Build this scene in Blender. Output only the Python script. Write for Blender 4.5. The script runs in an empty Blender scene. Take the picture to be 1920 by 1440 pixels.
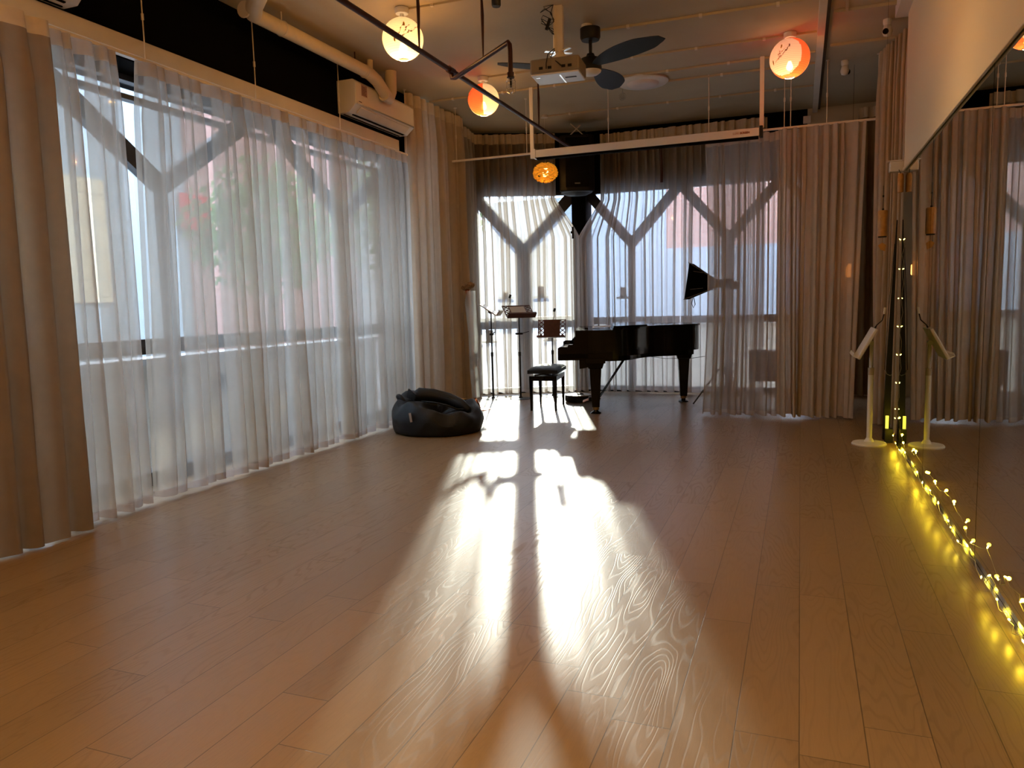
import bpy, math, random
from math import sin, cos, pi, radians
from mathutils import Vector, Matrix
C = bpy.context.scene.collection
S = bpy.context.scene

# ------------------------------------------------------------------ camera, world, sun, exposure
cam_d = bpy.data.cameras.new('camera'); cam = bpy.data.objects.new('camera', cam_d); C.objects.link(cam)
RR = [[0.934155, 0.3559604, -0.0254281], [-0.0144235, 0.1088552, 0.993953], [-0.3565759, 0.9281394, -0.1068218]]
cam.matrix_world = Matrix(((RR[0][0], RR[1][0], -RR[2][0], 0), (RR[0][1], RR[1][1], -RR[2][1], 0),
                           (RR[0][2], RR[1][2], -RR[2][2], 1.28), (0, 0, 0, 1)))
cam_d.sensor_width = 36; cam_d.lens = 1410.4 / 1920 * 36; cam_d.clip_end = 200; cam_d.clip_start = .02
S.camera = cam
vs = S.view_settings; vs.view_transform = 'Standard'; vs.look = 'None'; vs.gamma = 1; vs.use_curve_mapping = False
vs.exposure = 1.95
S.cycles.max_bounces = 12; S.cycles.transparent_max_bounces = 40; S.cycles.transmission_bounces = 6
S.cycles.diffuse_bounces = 5; S.cycles.glossy_bounces = 4; S.cycles.sample_clamp_indirect = 6
S.cycles.caustics_reflective = False; S.cycles.caustics_refractive = False

w = bpy.data.worlds.new('world'); S.world = w; w.use_nodes = True
bg = w.node_tree.nodes['Background']; bg.inputs[0].default_value = (.70, .81, 1.0, 1); bg.inputs[1].default_value = 3.9
SUN_AZ, SUN_EL = radians(19.7), radians(14.0)
sd = Vector((-sin(SUN_AZ) * cos(SUN_EL), cos(SUN_AZ) * cos(SUN_EL), sin(SUN_EL)))
sl = bpy.data.lights.new('sun', 'SUN'); sl.energy = 2.8; sl.angle = radians(1.0); sl.color = (1, .95, .78)
so = bpy.data.objects.new('sun', sl); C.objects.link(so); so.rotation_euler = sd.to_track_quat('Z', 'Y').to_euler(); so.location = (-6, 20, 8)

# ------------------------------------------------------------------ helpers
class MB:
    def __init__(s): s.v = []; s.f = []; s.m = []
    def add(s, vs_, fs, mi=0):
        n = len(s.v); s.v += [tuple(p) for p in vs_]; s.f += [[i + n for i in f] for f in fs]; s.m += [mi] * len(fs)
    def box(s, a, b, mi=0, M=None):
        x0, y0, z0 = a; x1, y1, z1 = b
        P = [(x0, y0, z0), (x1, y0, z0), (x1, y1, z0), (x0, y1, z0), (x0, y0, z1), (x1, y0, z1), (x1, y1, z1), (x0, y1, z1)]
        if M is not None: P = [M @ Vector(p) for p in P]
        s.add(P, [[3, 2, 1, 0], [4, 5, 6, 7], [0, 1, 5, 4], [1, 2, 6, 5], [2, 3, 7, 6], [3, 0, 4, 7]], mi)
    def bar(s, p, q, w, h, up=(0, 0, 1), mi=0, w2=None, h2=None):
        p = Vector(p); q = Vector(q); d = (q - p).normalized(); up = Vector(up)
        if abs(d.dot(up)) > .99: up = Vector((1, 0, 0))
        a = d.cross(up).normalized(); b = a.cross(d).normalized()
        P = []
        for c, ww, hh in ((p, w, h), (q, w2 or w, h2 or h)):
            for i, j in ((-1, -1), (1, -1), (1, 1), (-1, 1)): P.append(c + a * i * ww / 2 + b * j * hh / 2)
        s.add(P, [[3, 2, 1, 0], [4, 5, 6, 7], [0, 1, 5, 4], [1, 2, 6, 5], [2, 3, 7, 6], [3, 0, 4, 7]], mi)
    def tube(s, pts, r, n=10, mi=0, cap=True):
        pts = [Vector(p) for p in pts]; rs = r if isinstance(r, (list, tuple)) else [r] * len(pts)
        P = []; prev = None
        for i, p in enumerate(pts):
            d = (pts[min(i + 1, len(pts) - 1)] - pts[max(i - 1, 0)]).normalized()
            if prev is None:
                up = Vector((0, 0, 1)) if abs(d.z) < .9 else Vector((1, 0, 0)); a = d.cross(up).normalized()
            else: a = (prev - d * prev.dot(d)).normalized()
            prev = a; b = d.cross(a)
            P += [p + (a * cos(2 * pi * k / n) + b * sin(2 * pi * k / n)) * rs[i] for k in range(n)]
        F = [[i * n + k, i * n + (k + 1) % n, (i + 1) * n + (k + 1) % n, (i + 1) * n + k] for i in range(len(pts) - 1) for k in range(n)]
        if cap: F += [list(range(n))[::-1], [(len(pts) - 1) * n + k for k in range(n)]]
        s.add(P, F, mi)
    def lathe(s, prof, n=24, M=None, mi=0, sx=1, sy=1, capb=True, capt=True):
        P = [Vector((r * cos(2 * pi * k / n) * sx, r * sin(2 * pi * k / n) * sy, z)) for r, z in prof for k in range(n)]
        if M is not None: P = [M @ p for p in P]
        F = [[i * n + k, i * n + (k + 1) % n, (i + 1) * n + (k + 1) % n, (i + 1) * n + k] for i in range(len(prof) - 1) for k in range(n)]
        if capb: F.append(list(range(n))[::-1])
        if capt: F.append([(len(prof) - 1) * n + k for k in range(n)])
        s.add(P, F, mi)
    def prism(s, out, z0, z1, M=None, mi=0):
        n = len(out); P = [Vector((x, y, z0)) for x, y in out] + [Vector((x, y, z1)) for x, y in out]
        if M is not None: P = [M @ p for p in P]
        s.add(P, [list(range(n))[::-1], [n + i for i in range(n)]] + [[i, (i + 1) % n, n + (i + 1) % n, n + i] for i in range(n)], mi)
    def build(s, name, mat, parent=None, smooth=False, bevel=0, recalc=True):
        me = bpy.data.meshes.new(name); me.from_pydata(s.v, [], s.f)
        mats = mat if isinstance(mat, (list, tuple)) else [mat]
        for m_ in mats: me.materials.append(m_)
        me.polygons.foreach_set('material_index', s.m)
        if smooth is True: me.polygons.foreach_set('use_smooth', [True] * len(s.f))
        elif smooth:
            me.polygons.foreach_set('use_smooth', [True] * len(s.f)); me.set_sharp_from_angle(angle=radians(smooth))
        me.update()
        o = bpy.data.objects.new(name, me); C.objects.link(o)
        if parent is not None: o.parent = parent
        if bevel:
            b = o.modifiers.new('b', 'BEVEL'); b.width = bevel; b.segments = 2; b.limit_method = 'ANGLE'
        return o
def tag(o, label, cat, group=None, kind=None):
    if label: o['label'] = label
    if cat: o['category'] = cat
    if group: o['group'] = group
    if kind: o['kind'] = kind
    return o
def st(o): o['kind'] = 'structure'; return o
def empty(name, loc=(0, 0, 0), rz=0):
    o = bpy.data.objects.new(name, None); C.objects.link(o); o.location = loc; o.rotation_euler = (0, 0, rz); o.empty_display_size = .1
    return o
def dup(o, parent=None):
    c = o.copy(); C.objects.link(c)
    if parent is not None: c.parent = parent
    for ch in list(o.children): dup(ch, c)
    return c

class NT:
    def __init__(s, name):
        s.m = bpy.data.materials.new(name); s.m.use_nodes = True; s.t = s.m.node_tree; s.t.nodes.clear()
        s.out = s.t.nodes.new('ShaderNodeOutputMaterial')
    def n(s, typ, props=None, **ins):
        nd = s.t.nodes.new(typ)
        for k, v in (props or {}).items(): setattr(nd, k, v)
        for k, v in ins.items():
            key = int(k[1:]) if k[0] == 'i' and k[1:].isdigit() else k.replace('_', ' ')
            if hasattr(v, 'links') or isinstance(v, bpy.types.NodeSocket): s.t.links.new(v, nd.inputs[key])
            else: nd.inputs[key].default_value = v
        return nd
    def math(s, op, a, b=0.0, c=None):
        nd = s.n('ShaderNodeMath', {'operation': op}, i0=a, i1=b)
        if c is not None:
            if isinstance(c, bpy.types.NodeSocket): s.t.links.new(c, nd.inputs[2])
            else: nd.inputs[2].default_value = c
        return nd.outputs[0]
    def surf(s, sock): s.t.links.new(sock, s.out.inputs[0]); return s.m
def col4(c): return (c[0], c[1], c[2], 1)
def pmat(name, col, rough=.5, metal=0, noise=0, nscale=20, coat=0, spec=.5, bump=0, emit=None, es=0):
    t = NT(name); b = t.n('ShaderNodeBsdfPrincipled', Roughness=rough, Metallic=metal)
    b.inputs['Base Color'].default_value = col4(col); b.inputs['Coat Weight'].default_value = coat
    b.inputs['Specular IOR Level'].default_value = spec
    if noise or bump:
        tc = t.n('ShaderNodeTexCoord'); nz = t.n('ShaderNodeTexNoise', Scale=nscale, Detail=4.0, Vector=tc.outputs['Object'])
        if noise:
            mr = t.n('ShaderNodeMapRange', i0=nz.outputs[0], i1=.3, i2=.7, i3=1 - noise, i4=1 + noise)
            mx = t.n('ShaderNodeVectorMath', {'operation': 'SCALE'}); mx.inputs[0].default_value = col[:3]
            t.t.links.new(mr.outputs[0], mx.inputs['Scale']); t.t.links.new(mx.outputs[0], b.inputs['Base Color'])
        if bump:
            bp = t.n('ShaderNodeBump', Strength=bump, Distance=.01, Height=nz.outputs[0]); t.t.links.new(bp.outputs[0], b.inputs['Normal'])
    if emit: b.inputs['Emission Color'].default_value = col4(emit); b.inputs['Emission Strength'].default_value = es
    return t.surf(b.outputs[0])

def cloth(name, col, tcol, open_, trans=.5, weave=900):
    """woven fabric: part of the light slips through the open weave (less at a slant), the rest scatters forward or back"""
    t = NT(name)
    g = t.n('ShaderNodeNewGeometry')
    dt = t.n('ShaderNodeVectorMath', {'operation': 'DOT_PRODUCT'}, i0=g.outputs['Normal'], i1=g.outputs['Incoming'])
    c = t.math('MAXIMUM', t.math('ABSOLUTE', dt.outputs['Value']), .14)
    fac = t.math('POWER', open_, t.math('ADD', .35, t.math('DIVIDE', .65, c)))
    tc = t.n('ShaderNodeTexCoord'); nz = t.n('ShaderNodeTexNoise', Scale=14.0, Detail=3.0, Vector=tc.outputs['Object'])
    mr = t.n('ShaderNodeMapRange', i0=nz.outputs[0], i1=.3, i2=.7, i3=.93, i4=1.05)
    sc = t.n('ShaderNodeVectorMath', {'operation': 'SCALE'}); sc.inputs[0].default_value = col; t.t.links.new(mr.outputs[0], sc.inputs['Scale'])
    df = t.n('ShaderNodeBsdfDiffuse', Color=sc.outputs[0]); tr = t.n('ShaderNodeBsdfTranslucent', Color=col4(tcol))
    m1 = t.n('ShaderNodeMixShader', i0=trans, i1=df.outputs[0], i2=tr.outputs[0])
    tp = t.n('ShaderNodeBsdfTransparent', Color=(1, .98, .95, 1))
    m2 = t.n('ShaderNodeMixShader', i0=fac, i1=m1.outputs[0], i2=tp.outputs[0])
    return t.surf(m2.outputs[0])

M = {}
M['sheer'] = cloth('sheer_fabric', (.60, .50, .39), (.66, .63, .59), .42, .58)
M['sheer_wide'] = cloth('window_sheer_fabric', (.60, .50, .39), (.70, .67, .61), .58, .60)
M['sheer_hem'] = cloth('sheer_hem_fabric', (.58, .46, .35), (.62, .58, .54), .22, .5)
M['sheer_tape'] = cloth('sheer_header_fabric', (.66, .56, .43), (.50, .44, .38), .06, .35)
M['drape'] = cloth('drape_fabric', (.31, .225, .135), (.30, .22, .14), .01, .25)
M['drape_tape'] = cloth('drape_header_fabric', (.74, .63, .48), (.40, .34, .26), .01, .15)
M['mid'] = cloth('double_sheer_fabric', (.66, .53, .38), (.52, .44, .34), .03, .35)
M['black'] = pmat('black_paint', (.003, .003, .003), .9, spec=.05)
M['lacquer'] = pmat('black_lacquer', (.003, .003, .0035), .14, spec=.25, coat=.05)
M['blackmetal'] = pmat('black_metal', (.012, .012, .013), .4, spec=.3)
M['blackplastic'] = pmat('black_plastic', (.009, .009, .010), .5, spec=.25)
M['frame'] = pmat('window_frame_black', (.02, .021, .024), .4)
M['white'] = pmat('white_plastic', (.78, .74, .68), .35)
M['cream'] = pmat('cream_paint', (.74, .66, .54), .6, noise=.05, nscale=6)
M['wall'] = pmat('plaster_wall', (.62, .52, .36), .85, noise=.06, nscale=3)
M['darkwall'] = pmat('dark_wall', (.10, .075, .055), .8, noise=.1, nscale=4)
M['pipe'] = pmat('insulated_pipe', (.74, .62, .42), .38, noise=.05, nscale=9, bump=.25)
M['brown'] = pmat('brown_pipe_paint', (.045, .012, .010), .4, spec=.3)
M['chrome'] = pmat('chrome', (.75, .75, .75), .15, 1)
M['copper'] = pmat('copper', (.85, .38, .24), .2, 1)
M['rod'] = pmat('white_rod', (.80, .72, .62), .4)
M['leather'] = pmat('black_leather', (.007, .009, .012), .5, spec=.28, bump=.15, nscale=60)
M['fan'] = pmat('fan_blade_grey', (.022, .03, .034), .6, spec=.2)
M['mahogany'] = pmat('mahogany_board', (.10, .025, .018), .4, noise=.2, nscale=30)
M['screen'] = pmat('screen_fabric', (.80, .66, .44), .55, spec=.6)
M['amberwood'] = pmat('amber_wood', (.55, .27, .06), .4, noise=.15, nscale=30)
M['grey'] = pmat('grey_plastic', (.16, .16, .15), .5)
M['oak'] = pmat('pale_wood_board', (.42, .33, .24), .45, noise=.1, nscale=25)
M['paper'] = pmat('white_paper', (.75, .75, .78), .8)
M['fur'] = pmat('brown_fur', (.26, .16, .08), .9, noise=.4, nscale=80)

def glassmat(name, tint=(.93, .97, 1), gl=.06):
    t = NT(name); lw = t.n('ShaderNodeLayerWeight', Blend=.5)
    fr = t.math('MULTIPLY', lw.outputs['Fresnel'], .5)
    tp = t.n('ShaderNodeBsdfTransparent', Color=col4(tint)); g = t.n('ShaderNodeBsdfGlossy', Roughness=.02)
    return t.surf(t.n('ShaderNodeMixShader', i0=fr, i1=tp.outputs[0], i2=g.outputs[0]).outputs[0])
M['glass'] = glassmat('window_glass')
def polybag():
    t = NT('plastic_sleeve'); tp = t.n('ShaderNodeBsdfTransparent'); tr = t.n('ShaderNodeBsdfTranslucent', Color=(.8, .8, .76, 1))
    g = t.n('ShaderNodeBsdfGlossy', Roughness=.25); a = t.n('ShaderNodeMixShader', i0=.3, i1=tr.outputs[0], i2=g.outputs[0])
    return t.surf(t.n('ShaderNodeMixShader', i0=.45, i1=a.outputs[0], i2=tp.outputs[0]).outputs[0])
M['sleeve'] = polybag()
def mirrormat():
    t = NT('mirror_glass'); g = t.n('ShaderNodeBsdfGlossy', Roughness=0.0, Color=(.80, .82, .78, 1)); return t.surf(g.outputs[0])
M['mirror'] = mirrormat()
def emis(name, c, s):
    t = NT(name); e = t.n('ShaderNodeEmission', Color=col4(c), Strength=s); return t.surf(e.outputs[0])
def paperlamp(name, col, open_, es, dens=.22):
    t = NT(name); tc = t.n('ShaderNodeTexCoord'); sp = t.n('ShaderNodeSeparateXYZ', Vector=tc.outputs['Object'])
    wv = t.math('SINE', t.math('MULTIPLY', sp.outputs[2], 420.0))
    k = t.n('ShaderNodeMapRange', i0=wv, i1=.6, i2=1.0, i3=1.0, i4=.72)
    v = t.n('ShaderNodeVectorMath', {'operation': 'SCALE'}); v.inputs[0].default_value = col; t.t.links.new(k.outputs[0], v.inputs['Scale'])
    v2 = t.n('ShaderNodeVectorMath', {'operation': 'SCALE'}, i0=v.outputs[0], Scale=dens); tr = t.n('ShaderNodeBsdfTranslucent', Color=v2.outputs[0]); df = t.n('ShaderNodeBsdfDiffuse', Color=v2.outputs[0])
    em = t.n('ShaderNodeEmission', Color=v.outputs[0], Strength=es)
    a = t.n('ShaderNodeMixShader', i0=.7, i1=df.outputs[0], i2=tr.outputs[0]); b = t.n('ShaderNodeAddShader', i0=a.outputs[0], i1=em.outputs[0])
    tp = t.n('ShaderNodeBsdfTransparent', Color=col4(col))
    return t.surf(t.n('ShaderNodeMixShader', i0=open_, i1=b.outputs[0], i2=tp.outputs[0]).outputs[0])
M['lan_white'] = paperlamp('lantern_cream_paper', (1, .72, .42), .16, .10)
M['lan_pink'] = paperlamp('lantern_pale_paper', (1, .55, .36), .16, .10)
M['lan_red'] = paperlamp('lantern_red_paper', (1, .13, .035), .10, .14)
M['ink'] = pmat('ink_line', (.30, .08, .02), .8)
M['inkgold'] = pmat('gold_paint', (.8, .35, .03), .6)

def floormat():
    t = NT('oak_plank_floor'); tc = t.n('ShaderNodeTexCoord'); sp = t.n('ShaderNodeSeparateXYZ', Vector=tc.outputs['Object'])
    x, y = sp.outputs[0], sp.outputs[1]
    u = t.math('DIVIDE', t.math('SUBTRACT', x, .015), .18); row = t.math('FLOOR', u); fu = t.math('FRACT', u)
    wn = t.n('ShaderNodeTexWhiteNoise', {'noise_dimensions': '1D'}, W=row)
    v = t.math('ADD', t.math('DIVIDE', y, 1.22), t.math('MULTIPLY', wn.outputs[0], 7.3)); cell = t.math('FLOOR', v); fv = t.math('FRACT', v)
    wid = t.math('ADD', t.math('MULTIPLY', row, 17.13), t.math('MULTIPLY', cell, 3.71))
    w2 = t.n('ShaderNodeTexWhiteNoise', {'noise_dimensions': '1D'}, W=wid)
    # contour-like oak figure: stretched noise, unique per plank
    cv = t.n('ShaderNodeCombineXYZ', i0=t.math('MULTIPLY', x, 5.5), i1=t.math('MULTIPLY', y, .85), i2=t.math('MULTIPLY', w2.outputs[0], 50.0))
    nz = t.n('ShaderNodeTexNoise', Scale=1.0, Detail=2.0, Roughness=.45, Vector=cv.outputs[0])
    ring = t.math('SINE', t.math('MULTIPLY', nz.outputs[0], 150.0))
    ring01 = t.n('ShaderNodeMapRange', i0=ring, i1=.35, i2=1.0, i3=0.0, i4=1.0).outputs[0]
    cv2 = t.n('ShaderNodeCombineXYZ', i0=t.math('MULTIPLY', x, 260.0), i1=t.math('MULTIPLY', y, 14.0), i2=w2.outputs[0])
    fine = t.n('ShaderNodeTexNoise', Scale=1.0, Detail=3.0, Vector=cv2.outputs[0])
    amt = t.n('ShaderNodeTexNoise', Scale=.9, Detail=1.0, Vector=t.n('ShaderNodeCombineXYZ', i0=x, i1=t.math('MULTIPLY', y, .6), i2=t.math('MULTIPLY', w2.outputs[0], 9.0)).outputs[0])
    mask = t.n('ShaderNodeMapRange', i0=amt.outputs[0], i1=.42, i2=.62, i3=.25, i4=1.0).outputs[0]
    rg = t.math('MULTIPLY', ring01, mask)
    tone = t.math('ADD', t.n('ShaderNodeMapRange', i0=w2.outputs[0], i1=0.0, i2=1.0, i3=.92, i4=1.07).outputs[0],
                  t.math('ADD', t.math('MULTIPLY', t.math('SUBTRACT', fine.outputs[0], .5), .22), t.math('MULTIPLY', rg, -.13)))
    su = t.math('MINIMUM', fu, t.math('SUBTRACT', 1.0, fu)); sv = t.math('MINIMUM', fv, t.math('SUBTRACT', 1.0, fv))
    seam = t.math('MAXIMUM', t.math('LESS_THAN', su, .009), t.math('LESS_THAN', sv, .0014))
    tone = t.math('MULTIPLY', tone, t.math('SUBTRACT', 1.0, t.math('MULTIPLY', seam, .6)))
    sc = t.n('ShaderNodeVectorMath', {'operation': 'SCALE'}); sc.inputs[0].default_value = FLOOR_COL; t.t.links.new(tone, sc.inputs['Scale'])
    hgt = t.math('ADD', t.math('MULTIPLY', rg, -.5), t.math('ADD', t.math('MULTIPLY', fine.outputs[0], .35), t.math('MULTIPLY', seam, -1.6)))
    bp = t.n('ShaderNodeBump', Strength=.30, Distance=.0009, Height=hgt)
    b = t.n('ShaderNodeBsdfPrincipled', Base_Color=sc.outputs[0], Normal=bp.outputs[0])
    rr = t.math('ADD', FLOOR_ROUGH, t.math('MULTIPLY', rg, .08)); t.t.links.new(rr, b.inputs['Roughness'])
    b.inputs['Specular IOR Level'].default_value = .5
    return t.surf(b.outputs[0])
FLOOR_COL = (.275, .178, .092); FLOOR_ROUGH = .31
M['floor'] = floormat()

def ceilmat():
    t = NT('painted_concrete_ceiling'); tc = t.n('ShaderNodeTexCoord')
    n1 = t.n('ShaderNodeTexNoise', Scale=1.2, Detail=5.0, Vector=tc.outputs['Object']); n2 = t.n('ShaderNodeTexNoise', Scale=30.0, Detail=3.0, Vector=tc.outputs['Object'])
    mr = t.n('ShaderNodeMapRange', i0=n1.outputs[0], i1=.3, i2=.7, i3=.9, i4=1.06)
    sc = t.n('ShaderNodeVectorMath', {'operation': 'SCALE'}); sc.inputs[0].default_value = (.54, .45, .30); t.t.links.new(mr.outputs[0], sc.inputs['Scale'])
    bp = t.n('ShaderNodeBump', Strength=.3, Distance=.004, Height=n2.outputs[0])
    return t.surf(t.n('ShaderNodeBsdfPrincipled', Base_Color=sc.outputs[0], Normal=bp.outputs[0], Roughness=.75).outputs[0])
M['ceil'] = ceilmat()
def brickmat(name, c1, c2, mort, sx=1.0, rough=.85, scale=4):
    t = NT(name); tc = t.n('ShaderNodeTexCoord'); mp = t.n('ShaderNodeMapping', Vector=tc.outputs['Object']); mp.inputs['Rotation'].default_value = (pi / 2, 0, 0)
    if sx == 2: mp.inputs['Rotation'].default_value = (pi / 2, 0, pi / 2)
    b = t.n('ShaderNodeTexBrick', Vector=mp.outputs[0], Scale=scale, Color1=col4(c1), Color2=col4(c2), Mortar=col4(mort), Mortar_Size=.015)
    return t.surf(t.n('ShaderNodeBsdfPrincipled', Base_Color=b.outputs[0], Roughness=rough).outputs[0])
M['brick'] = brickmat('red_brick', (.52, .27, .22), (.46, .24, .20), (.5, .44, .4))
M['clad'] = brickmat('pale_cladding', (.72, .78, .80), (.66, .72, .76), (.35, .4, .42), sx=2, scale=.9)
M['cladcream'] = brickmat('cream_cladding', (.85, .70, .45), (.80, .64, .40), (.5, .42, .3), sx=2, scale=.9)
M['render'] = pmat('white_render', (.72, .72, .70), .9, noise=.05, nscale=2)
M['render_grey'] = pmat('grey_render', (.40, .45, .52), .9, noise=.05, nscale=1)
M['leaf'] = cloth('leaf_green', (.20, .27, .13), (.34, .42, .22), .0, .45)
M['redsign'] = pmat('red_sign_face', (.75, .05, .04), .6)
M['ground'] = pmat('pavement', (.32, .31, .30), .9, noise=.1, nscale=2)

# ------------------------------------------------------------------ room shell
H = 3.6
def boxo(name, a, b, mat, parent=None, bevel=0):
    m = MB(); m.box(a, b); return m.build(name, mat, parent, bevel=bevel)
st(boxo('floor', (-4.75, -4, -.12), (4.2, 10.6, 0), M['floor']))
st(boxo('ceiling', (-4.7, -4, H), (4.2, 10.8, H + .2), M['ceil']))
st(boxo('wall_right', (.80, -4, 0), (1.0, 7.1, H), M['wall']))
st(boxo('wall_rear', (-4.7, -4.2, 0), (.80, -4, H), M['wall']))
st(boxo('wall_far_right', (4.0, -4, 0), (4.2, 10.6, H), M['wall']))
st(boxo('wall_bay', (1.0, -4, 0), (4.0, -3.8, H), M['wall']))
m = MB(); m.box((-4.75, -4, 3.06), (-4.12, 7.75, H)); m.box((-4.75, -4, 2.95), (-4.2, 7.75, 3.06)); st(m.build('wall_left', M['black']))
m = MB(); m.box((-4.75, -4, 0), (-4.4, .86, 2.95)); m.box((-4.75, 8.06, 0), (-4.4, 9.9, 3.6)); m.box((-4.4, 9.72, 0), (-4.24, 9.9, 3.6)); st(m.build('wall_side', M['darkwall']))
f1a = Vector((-4.26, 9.72, 0)); f1b = Vector((-2.90, 10.36, 0)); f2b = Vector((.05, 10.42, 0)); f1d = (f1b - f1a).normalized(); f1n = Vector((-f1d.y, f1d.x, 0))
def wallstrip(mb, a, b, z0, z1, th=.25, off=0.0):
    d = (b - a).normalized(); n_ = Vector((-d.y, d.x, 0))
    P = [a + n_ * off, b + n_ * off, b + n_ * (off + th), a + n_ * (off + th)]
    mb.add([(p.x, p.y, z0) for p in P] + [(p.x, p.y, z1) for p in P], [[3, 2, 1, 0], [4, 5, 6, 7], [0, 1, 5, 4], [1, 2, 6, 5], [2, 3, 7, 6], [3, 0, 4, 7]])
m = MB(); wallstrip(m, f1a, f1b, 2.80, H); wallstrip(m, f1b, f2b, 2.80, H); m.box((-3.0, 10.30, 0), (-2.80, 10.62, H))
st(m.build('wall_back', M['black']))
st(boxo('wall_back_right', (.05, 10.42, 0), (4.0, 10.7, H), M['wall']))
# ceiling trunking running away from the camera
m = MB(); m.box((.105, -4, H - .06), (.165, 10.4, H)); st(m.build('trim_1', M['cream']))
m = MB(); m.box((.165, -4, H - .025), (.195, 10.4, H)); st(m.build('trim_2', M['darkwall']))
# white pelmet board above the left window curtains
st(boxo('trim_3', (-4.19, -3.9, 2.955), (-4.09, 7.42, 3.065), M['cream'], bevel=.004))
for i, (a, b) in enumerate((((.78, -3.8, .004), (.80, 7.1, .03)),)):
    st(boxo('trim_4', (.765, -3.8, 0), (.80, 7.1, .022), M['chrome']))

# ------------------------------------------------------------------ windows
WN = [0]
def window(a, d, s0, s1, bars, z0, z1, th=.07):
    """a,d: origin and direction of the window plane; bars: list of (s,z,s,z,width)"""
    WN[0] += 1; n_ = Vector((-d.y, d.x, 0)); m = MB()
    P = lambda s, z: Vector((a.x + d.x * s, a.y + d.y * s, z))
    for (sa, za, sb, zb, w_) in bars: m.bar(P(sa, za), P(sb, zb), th, w_, up=(n_.cross(P(sb, zb) - P(sa, za))))
    o = m.build('window_%d' % WN[0], M['frame']); st(o)
    g = MB(); q = n_ * .004
    for za, zb in ((z0, 1.03), (1.03, z1)):
        A, B, Cc, D = P(s0, za), P(s1, za), P(s1, zb), P(s0, zb)
        g = MB(); g.add([A - q, B - q, Cc - q, D - q, A + q, B + q, Cc + q, D + q], [[0, 1, 2, 3], [7, 6, 5, 4], [0, 4, 5, 1], [1, 5, 6, 2], [2, 6, 7, 3], [3, 7, 4, 0]])
        g.build('pane', M['glass'], o)
    return o
LW = Vector((-4.5, 0, 0)); dY = Vector((0, 1, 0))
for vc in (2.06, 4.46, 6.86):
    s0, s1 = vc - 1.2, vc + 1.2
    window(LW, dY, s0, s1, [(s0, .05, s1, .05, .1), (s0, 2.94, s1, 2.94, .06), (s0, 2.80, s1, 2.80, .035), (s0, 1.03, s1, 1.03, .11), (s0, 3.02, vc, 2.22, .13), (s1, 3.02, vc, 2.22, .13), (vc, 0, vc, 2.26, .07)], .05, 2.97)
L1 = (f1b - f1a).length; pc = L1 * .47
window(f1a + f1n * .06, f1d, 0.02, L1 - .05, [(0, .04, L1, .04, .08), (0, 2.8, L1, 2.8, .08), (0, 1.0, L1, 1.0, .16), (0, 2.80, pc, 2.02, .16), (L1 - .06, 2.80, pc, 2.02, .16), (pc, 0, pc, 2.10, .18), (.03, 0, .03, 2.8, .07), (L1 - .03, 0, L1 - .03, 2.8, .08)], .04, 2.8)
f2a = Vector((-2.84, 10.46, 0)); dX = Vector((1, 0, 0))
for k in range(2):
    s0 = k * 1.3 + .02; s1 = s0 + 1.28; vc = s0 + .63
    window(f2a, dX, s0, s1, [(s0, .04, s1, .04, .08), (s0, 2.8, s1, 2.8, .08), (s0, 1.0, s1, 1.0, .10), (s0, 2.80, vc, 2.06, .13), (s1, 2.80, vc, 2.06, .13), (vc, 0, vc, 2.1, .09)], .04, 2.8)
s0 = 2.62; s1 = 2.9
window(f2a, dX, s0, s1, [(s0, .04, s1, .04, .08), (s0, 2.8, s1, 2.8, .08), (s0, 1.0, s1, 1.0, .10), (s0, 2.80, s1, 2.46, .10)], .04, 2.8)

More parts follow.
